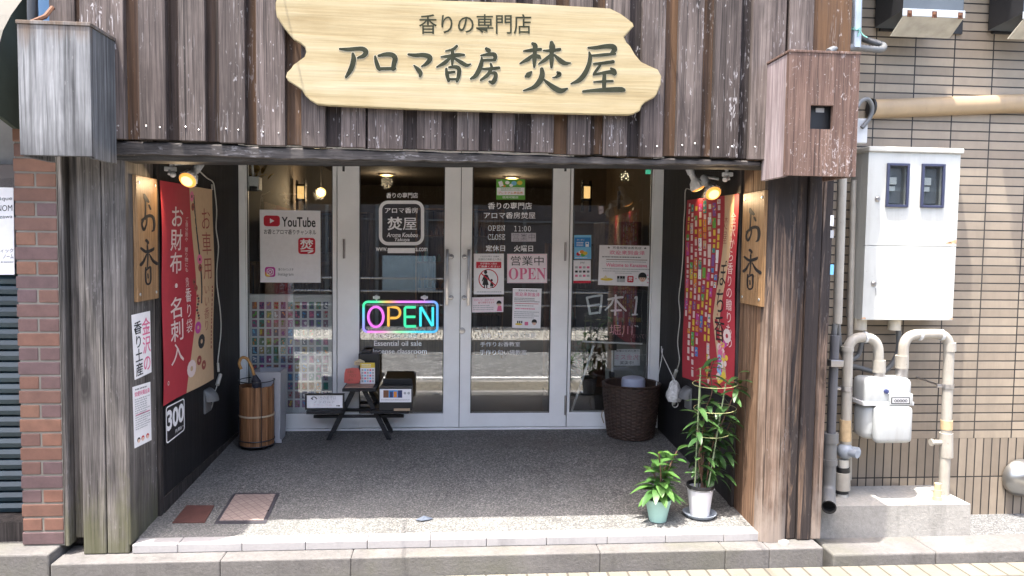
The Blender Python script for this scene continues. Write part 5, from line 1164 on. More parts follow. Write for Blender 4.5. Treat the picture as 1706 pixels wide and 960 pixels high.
def sleeve(px, py0, py1, r, mat, par, name='coupling', Y=YP):
    b = MB(); b.tube([U(px, py0, Y=Y), U(px, py1, Y=Y)], r, 20); return b.out(name, mat, par, 50)
gi = thing('gas_pipe', (U(1405, 830, Y=YP).x, YP, pz), 'cream gas pipe with taped joints left of the gas meter', 'gas pipe', 'gas pipes of the meter')
pipe('pipe', [(1409, 740), (1413, 563), (1463, 563), (1464, 640)], .0275, M['pipe'], gi, .085)
sleeve(1464.5, 601, 621, .034, M['pipe'], gi); sleeve(1464.5, 618, 632, .031, M['steel'], gi); sleeve(1412, 586, 578, .033, M['pipe'], gi)
b = MB(); P, Q = U(1439, 563, Y=YP), U(1443, 563, Y=YP); b.tube([P, Q], .0315, 20); b.out('coupling', M['grey_box'], gi, 50)
sleeve(1408.5, 700, 735, .0305, M['pipe_tape'], gi, 'tape_wrap'); 
b = MB(); p = U(1408, 752, Y=YP); b.ball(p, .046, 10); b.tube([p+Vector((.0, -.02, 0)), p+Vector((.03, -.075, .0))], .022, 14); b.tube([p, p+Vector((.075, 0, -.01))], .03, 14); b.out('valve', paint('grey blue valve', (.24, .27, .31), .45), gi, 50)
sleeve(1405, 766, 779, .028, M['cream_pl'], gi); sleeve(1404, 779, 788, .036, M['black'], gi); sleeve(1403, 787, 816, .042, M['pipe'], gi); sleeve(1402, 816, 822, .036, M['black'], gi); sleeve(1402, 821, 832, .033, M['cream_pl'], gi)
def clampr(px, py, par, side=-1):
    b = MB(); p = U(px, py, Y=YP); b.lathe([(.0285, -.012), (.032, -.012), (.032, .012), (.0285, .012)], p, 20); q = p+Vector((side*.035, .0, 0)); b.box(q.x-.03, q.x+.012, q.y-.006, q.y+.006, q.z-.008, q.z+.008, .002); b.tube([q, q+Vector((side*.02, .19, .012))], .006, 8); b.out('pipe_clamp', M['steel'], par, 40)
clampr(1409.5, 648, gi)
go = thing('gas_pipe', (U(1574, 828, Y=YP).x, YP, pz), 'cream gas pipe with small side cock right of the gas meter', 'gas pipe', 'gas pipes of the meter')
pipe('pipe', [(1503, 640), (1506, 558), (1582, 557), (1577, 700), (1572, 832)], .0275, M['pipe'], go, .085)
sleeve(1502.5, 593, 614, .035, M['pipe'], go); sleeve(1502, 612, 634, .031, M['steel'], go)
for px in (1530, 1566): b = MB(); P, Q = U(px, 559, Y=YP), U(px+4, 559, Y=YP); b.tube([P, Q], .0315, 20); b.out('coupling', M['grey_box'], go, 50)
sleeve(1582, 572, 586, .033, M['pipe'], go); clampr(1579, 644, go); sleeve(1577, 701, 716, .031, M['pipe_tape'], go, 'tape_wrap'); sleeve(1576.5, 722, 762, .035, M['pipe'], go)
b = MB(); p, q = U(1575, 738, Y=YP), U(1552, 738, Y=YP); b.tube([p, q], .014, 12); b.tube([q+Vector((.004, 0, 0)), q+Vector((-.006, 0, 0))], .02, 12); b.out('side_cock', M['pipe'], go, 50)
b = MB(); p = U(1561, 838, Y=.17); b.tube([(p.x, .17, pz), (p.x, .17, pz+.06)], .020, 14); b.tube([(p.x, .17, pz+.055), (p.x, .17, pz+.095)], .017, 14); b.tube([(p.x, .17, pz-.0), (p.x, .17, pz+.022)], .023, 14); tag(b.out('pipe_stub', paint('taped tan stub', (.50, .38, .23), .6, var=.2), None, 50), 'short capped tan pipe stub on the plinth', 'pipe stub')
# pipes between pillar and cabinet
dr_ = thing('drain_pipe', (1.93, .2, pz), 'grey drain pipe in the corner with open end over the plinth', 'drain pipe')
b = MB(); b.tube([U(1391, 560, Y=.2), U(1384, 735, Y=.2)], .024, 16); b.out('upper_pipe', M['dark_pvc'], dr_, True)
b = MB(); P_ = arcpath([U(1383, 722, Y=.2), U(1380, 820, Y=.2), U(1381, 846, Y=.02)], .06, 8); b.tube(P_, .036, 20, False); b.tube([U(1383, 722, Y=.2), U(1383, 738, Y=.2)], .043, 20); b.tube([U(1382, 765, Y=.2), U(1382, 775, Y=.2)], .041, 20); b.out('drain', M['grey_pvc'], dr_, 50)
b = MB(); p = P_[-1]; d = (P_[-1]-P_[-2]).normalized(); b.lathe([(.036, 0), (.037, .001), (.031, .001), (.031, -.05), (.0, -.05)], p, 24, d); b.out('pipe_mouth', M['dark_hole'], dr_, 40)
for lab, px, Y, r, m_ in (('beige conduit nearest the brown pillar', [(1404, 255), (1403, 300), (1395, 540)], .22, .024, 'pipe'), ('thin cream conduit left of the white meter cabinet', [(1422, 300), (1416, 560), (1414, 800)], .36, .016, 'pipe')):
    b = MB(); b.tube([U(x, y, Y=Y) for x, y in px], r, 14); tag(b.out('conduit', M[m_], None, True), lab, 'conduit', 'upright conduits beside the pillar')
for lab, P, r in (('dark conduit loop hanging below the white meter cabinet', [(1391, 540, .22), (1388, 590, .24), (1398, 606, .26), (1425, 612, .36), (1470, 620, .40), (1495, 590, .40), (1497, 545, .38)], .014), ('grey conduit loop rising to the cabinet beside the left gas pipe', [(1396, 538, .25), (1400, 580, .3), (1412, 600, .36), (1430, 592, .40), (1437, 560, .38)], .012)):
    b = MB(); P_ = catmull([U(x, y, Y=Y) for x, y, Y in P], 12); b.tube(P_, [r*(1+.12*(i % 2)) for i in range(len(P_))], 10); tag(b.out('conduit_loop', M['grey_pvc'], None, 60), lab, 'conduit', 'conduit loops under the cabinet')
b = MB(); b.box(U(1383, 608, Y=.16).x, U(1404, 608, Y=.16).x, .15, .2, U(1390, 612, Y=.16).z, U(1390, 601, Y=.16).z, .003); tag(b.out('pipe_bracket', M['steel'], None), 'dark metal bracket holding the beige conduit to the pillar', 'bracket')
# white tags on pillar edge
for lab, y0, y1, c_ in (('small red and white sticker on the pillar edge', 358, 376, PAPER), ('small grey sticker on the pillar edge, middle of three', 383, 396, LG), ('pale blue sticker on the pillar edge, lowest of three', 440, 457, SKY)):
    P, Q = U(1384.5, y0, Y=.0), U(1390, y1, Y=.0); b = MB(); b.box(P.x-.002, P.x+.016, .000, .004, Q.z, P.z, .001); tag(b.out('sticker', c_, None), lab, 'sticker')
# top right: metal pipe, corrugated tube, junction box, tan duct
b = MB(); b.tube([U(1427, -40, Y=.10), U(1424, 80, Y=.10)], .030, 18); tag(b.out('metal_pipe', paint('galvanised pipe', (.46, .48, .50), .35, .6, var=.15), None, True), 'grey upright metal pipe at the top end of the timber wall', 'pipe')
b = MB(); P_ = catmull([U(1424, 45, Y=.065), U(1419, 48, Y=.08), U(1431, 50, Y=.065), U(1438, 58, Y=.06), U(1445, 62, Y=.06)], 5); b.tube(P_, .003, 6); b.tube(catmull([U(1426, 50, Y=.06), U(1434, 46, Y=.06), U(1429, 60, Y=.06)], 4), .003, 6); tag(b.out('tie_string', paint('green string', (.22, .50, .42), .7), None, True), 'pale green string tied round the metal pipe', 'string')
b = MB(); P_ = catmull([U(1380, 86, Y=-.05), U(1395, 80, Y=.0), U(1430, 79, Y=.12), U(1466, 82, Y=.2), U(1471, 75, Y=.26), U(1450, 68, Y=.3), U(1432, 62, Y=.36)], 14); b.tube(P_, [.016*(1+.12*(i % 2)) for i in range(len(P_))], 10); tag(b.out('corrugated_tube', M['grey_pvc'], None, 60), 'grey corrugated tube bending over the red brown box', 'conduit')
b = MB(); P, Q = U(1425, 196, Y=.2), U(1445, 238, Y=.2); b.box(P.x, Q.x, .2, .3, Q.z, P.z, .006); tag(b.out('junction_box', M['grey_box'], None), 'small light grey junction box behind the red brown box', 'junction box')
b = MB(); P_ = catmull([U(1428, 178, Y=.12), U(1434, 168, Y=.14), U(1446, 165, Y=.16), U(1453, 178, Y=.18), U(1449, 196, Y=.19), U(1436, 212, Y=.19)], 6); b.tube(P_, .011, 10); tag(b.out('power_cable', M['grey_pvc'], None, True), 'grey cable looping from the duct end to the junction box', 'cable')
du = thing('duct_cover', (3, .4, 2.2), 'tan duct cover running level along the tiled wall', 'duct')
b = MB(); A, B2 = U(1453, 178, Y=.38), U(1720, 168, Y=.38); n = 10; hh = .052; vs = []
for q in (A, B2, B2+Vector((1.5, 0, 0))):
    for i in range(n+1): a = math.pi*i/n; vs.append(Vector((q.x, 0.45-.062*math.sin(a)**.6, q.z+hh*math.cos(a))))
fs = []
for j in range(2):
    for i in range(n): fs.append((j*(n+1)+i, j*(n+1)+i+1, (j+1)*(n+1)+i+1, (j+1)*(n+1)+i))
b.add(vs, fs); b.out('duct', M['duct'], du, 50)
b = MB(); b.tube([A+Vector((.006, .01, 0)), A+Vector((-.005, .01, 0))], .05, 16); b.out('duct_end', M['black'], du, 50)
# kitchen vents with dark backs
def vent(label):
    t = thing('vent_hood', (2.75, .4, 2.3), label, 'vent hood', 'vent hoods on the tiled wall')
    P, Q = U(1465, 60, Y=.44), U(1608, 55, Y=.44); b = MB(); b.box(P.x, Q.x-.02, .435, .449, Q.z-.005, 3.0); b.out('back_plate', M['black_metal'], t)
    x0, x1 = U(1499, 10, Y=.2).x, U(1599, 10, Y=.2).x; Z = lambda py, Y: U(1545, py, Y=Y).z
    za, zb_, zc2 = Z(17, .17), Z(26, .165), Z(60, .26)
    b = MB(); q = [Vector((x0, .17, za)), Vector((x0, .17, 2.95)), Vector((x0, .43, 2.99)), Vector((x0, .43, za-.02))]; b.prism(q, (x1-x0, 0, 0)); b.mi[0] = b.mi[1] = 1; b.out('hood', [M['blue_grey'], M['black_metal']], t)
    b = MB(); b.box(x0-.004, x1+.004, .160, .169, zb_-.004, za+.004, .001); b.out('hood_lip', paint('pale blue lip', (.40, .44, .49), .4), t)
    b = MB(); k = (x1-x0)*.03; b.prism([Vector((x0-.002, .161, zb_-.005)), Vector((x0-.002, .166, zb_-.005)), Vector((x0-.002, .275, zc2)), Vector((x0-.002, .268, zc2-.004))], (x1-x0, 0, 0)); b.out('flap', M['vent_white'], t)
    for f_ in (.09, .5, .93):
        b = MB(); xx = x0+(x1-x0)*f_; b.lathe([(.0, -.008), (.009, -.006), (.012, .0)], (xx, .160, zb_+.008), 10, (0, 1, 0)); b.box(xx-.013, xx+.013, .1565, .1595, zb_-.010, zb_+.024); b.out('rusty_bolt', M['rust'], t, 50)
    return t
v1 = vent('pale vent hood on a black plate above the tan duct, fully in view')
v2 = dup(v1, (.675, 0, .01), None, 'pale vent hood cut off at the upper right corner of the picture')
p = U(1708, 800, Y=.40); b = MB(); b.lathe([(.0, -.085), (.05, -.075), (.085, -.05), (.105, -.015), (.112, .0), (.112, .012), (.10, .012)], (p.x, .43, p.z), 30, (0, 1, 0)); tag(b.out('round_vent_cap', M['sil'], None, 50), 'round silver metal vent cap low on the tiled wall at the right edge', 'vent cap')
# top left: blue strip, dark pipe
b = MB(); P, Q = U(62, -60, Y=.0), U(91, 40, Y=.0); b.box(P.x, Q.x, .0, .02, Q.z-.2, P.z, .002); tag(b.out('blue_panel', paint('blue sheet', (.06, .14, .27), .5), None), 'narrow blue panel behind the silver grey box at the top left', 'panel')
b = MB(); b.tube([U(54, -40, Y=-.06), U(54, 36, Y=-.06)], .022, 12); tag(b.out('dark_pipe', M['black_metal'], None, True), 'dark upright pipe above the silver grey box', 'pipe')
b = MB(); P, Q = U(89, -30, Y=-.0), U(133, 45, Y=-.0); b.box(P.x, Q.x, -.045, -.012, Q.z-.4, P.z+1.2, .003); b.out('plank_cladding', M['plank'], shop)
# poster on the shutter
Ysh = .15
cv = Cv([U(-60, 300, Y=Ysh), U(22, 296, Y=Ysh), U(24, 457, Y=Ysh), U(-60, 457, Y=Ysh)], 82, 160, PAPER, th=.003)
cv.text('Boutique', 36, 30, 80, 38, K_, .0); cv.text('GNOM', 46, 44, 80, 54, K_, .0); cv.text('Kanazawa', 38, 60, 80, 66, K_, .0); cv.text('ブティック', 44, 116, 81, 123, K_, .0); cv.text('ノーム', 64, 126, 81, 133, K_, .02); cv.lines(60, 137, 81, 141, 1, G_)
tag(cv.out('shutter_sign'), 'white sign with small black lettering on the neighbouring shutter at the left edge', 'sign')
b = MB(); p = U(1306, 886, Y=-.03); b.lathe([(.0, -.03), (.028, -.03), (.03, .0), (.024, .012), (.0, .014)], (p.x, -.03, -.041), 16); tag(b.out('foot_stone', M['plinth'], None, 50), 'small rounded stone at the foot of the brown pillar', 'stone')

# overhead service cables, their thin shadows fall on the sign and the planks
for lab, px in (('thin overhead cable leaving the wall above the left of the signboard', (508, 150)), ('thin overhead cable leaving the wall above the right of the signboard', (1152, 255))):
    q = U(*px, Y=-.062); z = 2.98; x = q.x-SX*(z-q.z)
    b = MB(); b.tube([(x, -.03, z), (x-.05, -2.5, z+.25), (x-.12, -7, z+.9)], .005, 8); tag(b.out('overhead_cable', M['black'], None, True), lab, 'cable', 'overhead service cables')
# ================================================================ papers on the glass
YP_ = 1.866
cv, o = zc(390, 260, 4.174, 178, 371, 602, 877, PAPER, c4=[(178, 370), (600, 378), (602, 878), (182, 876)], Y=YP_, th=.002)
o.rrect(205, 410, 318, 485, 20, RED, 1); o.poly([(249, 430), (249, 464), (280, 447)], W_, 2); o.text('YouTube', 330, 418, 568, 487, K_, .02, 1)
o.text('お香とアロマ香りチャンネル', 207, 505, 572, 540, K_, .01, 1)
o.rrect(445, 562, 565, 676, 22, RED, 1); o.text('焚', 458, 570, 552, 645, W_, .02, 2); o.stroke([(466, 655, 8), (510, 653, 9), (548, 652, 8)], W_, 2); o.stroke([(515, 668, 8), (545, 655, 10)], W_, 2.2)
o.rrect(211, 768, 284, 838, 17, MAG, 1); o.poly([(212, 800), (250, 836), (228, 837), (213, 826)], ORG, 1.4); o.ell(232, 826, 17, 10, YEL, 1.6); o.rrect(224, 780, 272, 827, 14, W_, 2, 5); o.ell(248, 803, 13, 13, W_, 2, 5); o.ell(264, 788, 4, 4, W_, 2)
o.text('香りのインスタ', 305, 776, 410, 794, K_, .0, 1); o.text('Instagram', 303, 808, 410, 835, K_, -.005, 1)
tag(cv.out('poster'), 'white poster with a red play button logo on the left shop window', 'poster')
# right door
cv, o = zc(760, 260, 4.365, 291, 166, 501, 314, GRN, Y=YP_, th=.001)
o.rect(296, 226, 497, 282, PAPER, 1); o.text('プレミアム商品券', 305, 256, 486, 274, ORG, .01, 2); o.text('使用可能店', 335, 288, 452, 306, W_, .01, 1); o.lines(325, 230, 470, 250, 2, GRN, 2)
for x, y, r, c_ in ((325, 195, 18, YEL), (372, 190, 16, W_), (420, 195, 20, SKY), (462, 192, 20, YEL), (400, 210, 14, W_), (350, 215, 10, ORG)): o.ell(x, y, r, r*.8, c_, 1)
o.poly([(305, 185), (332, 176), (345, 212), (318, 222)], W_, 1.2); tag(cv.out('voucher_sticker'), 'green and white voucher sticker at the top of the right glass door', 'sticker')
cv, o = zc(760, 260, 4.365, 401, 556, 580, 619, ink('lilac paper', (.48, .46, .50)), Y=1.8655, th=.001); o.text('営業中', 412, 560, 572, 612, K_, -.02, 1); tag(cv.out('open_label'), 'lilac paper strip with three black characters after the word CLOSE', 'label')
def kids(o, s=1): pass
cv, o = zc(760, 260, 4.365, 128, 707, 347, 1010, PAPER, Y=YP_, th=.001)
o.text('いたずら禁止 店舗内', 175, 722, 312, 733, G_, .0, 1); o.text('店舗内の無断立入禁止', 160, 740, 330, 756, G_, .0, 1); o.rect(146, 766, 328, 812, RED, 1); o.text('お子様の入店は', 176, 772, 298, 786, W_, .01, 2); o.text('ご遠慮ください', 160, 792, 316, 807, W_, .01, 2)
o.ell(234, 893, 72, 74, RED, 1, 7)
o.ell(214, 842, 12, 13, K_, 2); o.ell(214, 832, 9, 7, K_, 2.1); o.poly([(205, 858), (196, 905), (190, 935), (236, 935), (228, 900), (226, 858)], K_, 2); o.stroke([(226, 866, 9), (238, 892, 8), (247, 905, 7)], K_, 2.2); o.stroke([(206, 864, 9), (195, 890, 8), (190, 905, 7)], K_, 2.2); o.stroke([(205, 935, 9), (204, 962, 8)], K_, 2.3); o.stroke([(222, 935, 9), (222, 962, 8)], K_, 2.3)
o.ell(257, 900, 9, 9, K_, 2); o.poly([(250, 911), (246, 942), (272, 942), (264, 911)], K_, 2); o.stroke([(254, 940, 7), (253, 958, 6)], K_, 2.2); o.stroke([(265, 940, 7), (265, 958, 6)], K_, 2.2); o.stroke([(264, 914, 6), (272, 930, 5)], K_, 2.2)
o.poly([(184, 846), (178, 852), (284, 942), (290, 936)], RED, 2.6); o.lines(150, 985, 330, 1000, 1, LG, 1)
tag(cv.out('notice'), 'white notice with a red ring round a woman and child on the right glass door', 'notice')
cv, o = zc(760, 260, 4.365, 371, 708, 661, 921, PAPINK, Y=YP_-.002, th=.003); o.text('営業中', 398, 724, 636, 793, K_, .0, 1); o.text('𝐎𝐏𝐄𝐍', 382, 810, 652, 895, PINK, .0, 1); o.rrect(376, 712, 656, 917, 6, PINK, 1, 1.2); tag(cv.out('open_plate'), 'pinkish plate with black characters and pink OPEN on the right glass door', 'sign')
def girl(o, cx, cy, s):
    o.ell(cx, cy-.15*s, .62*s, .62*s, K_, 1.2); o.ell(cx, cy+.12*s, .46*s, .50*s, SKIN, 1.6); o.poly([(cx-.5*s, cy-.02*s), (cx+.5*s, cy-.02*s), (cx+.4*s, cy-.38*s), (cx-.4*s, cy-.38*s)], K_, 1.9)
    for q in (-.17, .17): o.ell(cx+q*s, cy+.1*s, .05*s, .07*s, K_, 2.2)
    o.ell(cx, cy+.38*s, .08*s, .04*s, RED, 2.2)
cv, o = zc(760, 460, 3.555, 92, 128, 281, 218, PAPINK, c4=[(92, 130), (281, 126), (279, 216), (92, 219)], Y=YP_, th=.001); o.text('かわいい おみやげ', 105, 138, 225, 150, PINK, .0, 1); o.text('香り体験できます', 130, 154, 228, 166, RED, .0, 1); o.lines(100, 172, 222, 208, 3, LG, 1); o.poly([(242, 212), (248, 180), (268, 180), (273, 212)], PINK, 1.1); girl(o, 254, 168, 24); tag(cv.out('notice'), 'small wide pinkish notice with a drawn girl below the woman and child notice', 'notice')
cv, o = zc(760, 460, 3.555, 332, 73, 506, 313, PAPER, c4=[(336, 72), (506, 78), (499, 314), (331, 310)], Y=YP_, th=.001)
o.text('漢方の香辛調合店', 365, 82, 480, 93, K_, .0, 1); o.text('欢迎来到金泽', 346, 98, 496, 122, PINK, .01, 1); o.lines(342, 130, 496, 158, 3, G_, 1); o.rect(345, 164, 490, 167, RED, 1); o.lines(350, 172, 488, 186, 1, LG, 1); o.lines(350, 190, 470, 204, 1, PINK, 1); o.lines(342, 210, 494, 256, 4, LG, 1); girl(o, 467, 278, 26); o.rrect(408, 275, 430, 296, 4, PINK, 1); o.ell(372, 290, 22, 6, YEL, 1)
for x in (366, 378, 390): o.rect(x-4, 270, x+4, 284, K_, 1.3)
tag(cv.out('leaflet'), 'long white leaflet with pink heading on the right glass door', 'leaflet')
# right window
cv, o = zc(930, 260, 4.0, 107, 524, 220, 684, SKY, Y=YP_, th=.001); o.rect(110, 540, 216, 604, BLU, 1); o.text('クーポン', 125, 550, 175, 562, W_, .01, 2); o.lines(122, 568, 178, 600, 3, W_, 2); o.rect(182, 570, 204, 602, W_, 2); o.rect(186, 574, 200, 584, BLU, 3)
for x, y, c_ in ((135, 650, RED), (150, 640, W_), (165, 655, GRN), (180, 645, YEL), (158, 636, ORG)): o.ell(x, y, 15, 12, c_, 1+.1*(x % 7))
o.lines(115, 668, 212, 680, 1, W_, 2); tag(cv.out('coupon_card'), 'blue printed card at the left of the right shop window', 'card')
cv, o = zc(930, 260, 4.0, 102, 691, 217, 844, PAPER, Y=YP_, th=.001); o.rect(102, 828, 217, 844, RED, 1); o.text('pay', 148, 702, 176, 716, G_, .0, 1)
for i in range(3):
    for j in range(4): o.rrect(112+j*26, 732+i*28, 130+j*26, 746+i*28, 3, [LG, G_, PINK, K_][(i*3+j*2) % 4], 1)
tag(cv.out('payment_card'), 'white card with red foot below the blue card on the right shop window', 'card')
cv, o = zc(930, 260, 4.0, 270, 592, 637, 865, PAPER, c4=[(275, 590), (641, 596), (633, 866), (266, 856)], Y=YP_, th=.002)
o.text('★ 芳香和精油香氛店 ★', 322, 600, 586, 617, K_, .0, 1); o.text('欢迎来到金泽', 338, 626, 574, 656, PINK, .01, 1); o.lines(290, 664, 610, 680, 1, G_, 1); o.rect(318, 687, 592, 691, BRN, 1); o.lines(320, 697, 585, 710, 1, LG, 1); o.text('Welcome to Kanazawa', 318, 714, 592, 738, PINK, .02, 1); o.lines(292, 746, 608, 760, 1, LG, 1); o.lines(300, 762, 602, 774, 1, LG, 1); o.lines(380, 776, 520, 786, 1, LG, 1)
o.ell(325, 825, 42, 10, YEL, 1); o.poly([(300, 822), (318, 796), (332, 820)], ink('cream ink', (.72, .62, .35)), 1.3)
for x in (402, 421, 438): o.rect(x-8, 800, x+8, 818, K_, 1); o.rect(x-9, 818, x+9, 842, LG, 1)
o.rrect(462, 798, 504, 842, 8, RED, 1); o.text('焚', 470, 804, 497, 832, W_, .02, 2); o.poly([(535, 850), (545, 826), (580, 826), (590, 850)], W_, 1.1); girl(o, 563, 808, 46)
for x, y in ((520, 815), (598, 790), (602, 815), (600, 840)): o.ell(x, y, 4, 4, PINK, 1)
tag(cv.out('welcome_poster'), 'wide white welcome poster with pink heading and a drawn girl on the right shop window', 'poster')

# ---------------------------------------------------------------- neon sign hung in front of the left door glass
YN = 1.842
nz = thing('neon_sign', tuple(U(667, 554, Y=YN)), 'multicoloured neon OPEN sign on the left glass door', 'neon sign')
m = NT('neon tube colours'); at = m.n('VertexColor', layer_name='tint'); em_ = m.n('Emission'); m.l(at.outputs[0], em_.inputs[0]); em_.inputs[1].default_value = .19; m.l(em_.outputs[0], m.o.inputs[0]); NEON = m.mat
def neon(name, px, cols, r=.0085, closed=False):
    P_ = [U(x, y, Y=YN) for x, y in px]; b = MB(); n0 = 8
    b.tube(P_, r, n0)
    o = b.out(name, NEON, nz, True); ca = o.data.color_attributes.new('tint', 'FLOAT_COLOR', 'POINT')
    for i in range(len(ca.data)): ca.data[i].color = (*cols[min(i//n0, len(cols)-1)], 1)
def rr(x0, y0, x1, y1, r, n=7):
    o = []
    for cx, cy, a0 in ((x0+r, y0+r, 180), (x1-r, y0+r, 270), (x1-r, y1-r, 0), (x0+r, y1-r, 90)):
        for i in range(n+1): a = math.radians(a0+90*i/n); o.append((cx+r*math.cos(a), cy+r*math.sin(a)))
    o.append(o[0]); out = []
    for p, q in zip(o, o[1:]):
        L = max(1, int(math.hypot(q[0]-p[0], q[1]-p[1])/5))
        out += [(p[0]+(q[0]-p[0])*k/L, p[1]+(q[1]-p[1])*k/L) for k in range(L)]
    return out+[o[0]]
rp = rr(605.5, 504, 728.5, 554, 7)
st_ = [(0, (.10, .95, .45)), (.18, (.10, .95, .45)), (.34, (1, .55, .15)), (.5, (.85, .28, 1)), (.8, (.75, .30, 1)), (1, (.15, .45, 1))]
sb_ = [(0, (.95, .25, .95)), (.25, (1, .35, .75)), (.5, (.35, 1, .5)), (.75, (.12, .75, 1)), (1, (.12, .5, 1))]
def pick(S, t):
    for (a, c1), (b_, c2) in zip(S, S[1:]):
        if t <= b_: k = (t-a)/max(b_-a, 1e-6); return tuple(c1[i]*(1-k)+c2[i]*k for i in range(3))
    return S[-1][1]
cols = []
for x, y in rp:
    u, v = (x-605.5)/123, (y-504)/50; a, c_ = pick(st_, u), pick(sb_, u); k = max(0, min(1, (v-.15)/.7))
    if u < .05: a = (.1, .95, .45); c_ = (.4, .35, 1); a = (.1, .8, .8) if .2 < v < .7 else a
    cols.append(tuple(a[i]*(1-k)+c_[i]*k for i in range(3)))
neon('border_tube', rp, cols)
neon('letter_tube', [(626+12.6*math.cos(2*math.pi*i/28-1.57), 529+16.8*math.sin(2*math.pi*i/28-1.57)) for i in range(29)], [(.95, .22, .95)], .009)
neon('letter_tube', [(647, 545), (647, 513), (658, 513)]+[(658+8.5*math.sin(math.pi*i/10), 522-9*math.cos(math.pi*i/10)) for i in range(11)]+[(650, 531)], [(1, .52, .10)], .009)
neon('letter_tube', [(692.5, 513), (675.5, 513), (674.5, 514), (674.5, 543.5), (675.5, 545), (693, 545)], [(.08, .95, .45)], .009); neon('letter_tube', [(676, 529), (692, 529)], [(.08, .95, .45)], .009)
neon('letter_tube', [(700.5, 545), (700.5, 513), (701.5, 512.5), (720, 544), (721, 544), (721, 513)], [(.08, .85, .95)], .009)
for px in (627, 707):
    b = MB(); p = U(px, 496.5, Y=1.855); b.lathe([(.0, -.014), (.014, -.013), (.017, -.004), (.017, .010)], p, 16, (0, 1, 0)); b.box(p.x-.026, p.x+.026, 1.848, 1.856, p.z-.010, p.z+.010, .004); b.tube([p, U(px, 504, Y=YN)], .003, 6); b.out('mount', M['white'], nz, 40)
b = MB(); P, Q = U(611, 508, Y=1.857), U(724, 550, Y=1.857); b.box(P.x, Q.x, 1.8555, 1.8575, Q.z, P.z); b.out('backing_sheet', M['glass'], nz)

# ================================================================ inside the shop
# case of printed swatches in the left window
YC = 1.99
cs = thing('swatch_case', tuple(U(484, 690, Y=YC)), 'white framed case with rows of small coloured swatches behind the left window', 'display case')
b = MB(); P, Q = U(408, 491, Y=YC-.02), U(558, 694, Y=YC-.02); t = .022
b.box(P.x, P.x+t, YC-.03, YC+.05, Q.z, P.z, .003); b.box(Q.x-t, Q.x, YC-.03, YC+.05, Q.z, P.z, .003); b.box(P.x+t, Q.x-t, YC-.029, YC+.049, P.z-t, P.z-.001, .002); b.box(P.x+t, Q.x-t, YC-.029, YC+.049, Q.z+.001, Q.z+t, .002); b.box(P.x+.01, Q.x-.01, YC+.01, YC+.045, Q.z+.01, P.z-.01); b.out('frame', M['white'], cs)
cv, o = zc(390, 480, 3.429, 80, 55, 560, 705, None, Y=YC+.006)
pal2 = [MAG, PINK, RED, PUR, YEL, ORG, GRN, TEA, BLU, NAVY, BRN, LG, SKY]
pal3 = [ink('swatch %d' % q, c_) for q, c_ in enumerate([(.34, .10, .22), (.30, .16, .30), (.42, .30, .12), (.10, .24, .18), (.14, .20, .32), (.22, .10, .14), (.42, .36, .34), (.36, .16, .12), (.20, .26, .14), (.08, .09, .14)])]
for i in range(12):
    for j in range(11):
        x, y = 103+j*40.6, 82+i*51; c1 = R_.choice(pal3); c2 = R_.choice(pal2+[PAPER, PAPER]); o.rect(x, y, x+28, y+41, c1, 1)
        for q in range(R_.randint(2, 5)): o.ell(x+R_.uniform(6, 22), y+R_.uniform(7, 34), R_.uniform(3, 6), R_.uniform(4, 7), c2, 1.3+.05*q)
cv.out('swatches', cs)
# security camera
sc_ = thing('security_camera', tuple(U(418, 310, Y=1.96)), 'white security camera behind the top of the left window', 'camera')
b = MB(); P, Q = U(414, 293, Y=1.95), U(431, 316, Y=1.95); b.box(P.x, Q.x, 1.95, 2.05, Q.z, P.z, .006); b.out('body', M['white'], sc_)
b = MB(); b.box(P.x+.008, Q.x-.008, 1.938, 1.949, Q.z-.01, Q.z+.025, .004); b.out('lens', M['black'], sc_)
b = MB(); b.tube([(P.x+.02, 2.0, P.z), (P.x, 2.0, 2.3)], .008, 8); b.out('arm', M['white'], sc_)
gw = glow('warm lamp glow', (1, .62, .20), .35)
for lab, px, Y, r in (('warm round pendant lamp deep inside the left window', (535, 320), 4.2, .05),):
    p = U(*px, Y=Y); t = thing('pendant_lamp', p, lab, 'lamp'); b = MB(); b.ball(p, r, 10); b.out('globe', gw, t, True); b = MB(); b.tube([p+Vector((0, 0, r)), (p.x, p.y, 2.42)], .006, 6); b.out('cord', M['black'], t)
    l = bpy.data.lights.new('lamp_light', 'POINT'); l.energy = 3; l.color = (1, .72, .42); l.shadow_soft_size = .06; lo = bpy.data.objects.new('lamp_light', l); COL.objects.link(lo); lo.parent = t; lo.location = (0, -.12, -.02)
for lab, px in (('small round ceiling light seen through the left door', (644, 289)), ('small round ceiling light seen through the right door above the green sticker', (853, 294))):
    p = U(*px, Z=2.415); t = thing('ceiling_light', p, lab, 'ceiling light', 'round ceiling lights in the shop'); b = MB(); b.lathe([(.0, -.03), (.06, -.03), (.09, -.02), (.095, .0)], p, 20); b.out('lens', gw, t, True); b = MB(); b.lathe([(.095, .002), (.115, .0), (.115, -.02), (.097, -.022)], p, 20); b.out('rim', M['steel'], t, True)
    l = bpy.data.lights.new('lamp_light', 'POINT'); l.energy = 1.8; l.color = (1, .75, .48); l.shadow_soft_size = .08; lo = bpy.data.objects.new('lamp_light', l); COL.objects.link(lo); lo.parent = t; lo.location = (0, 0, -.12)
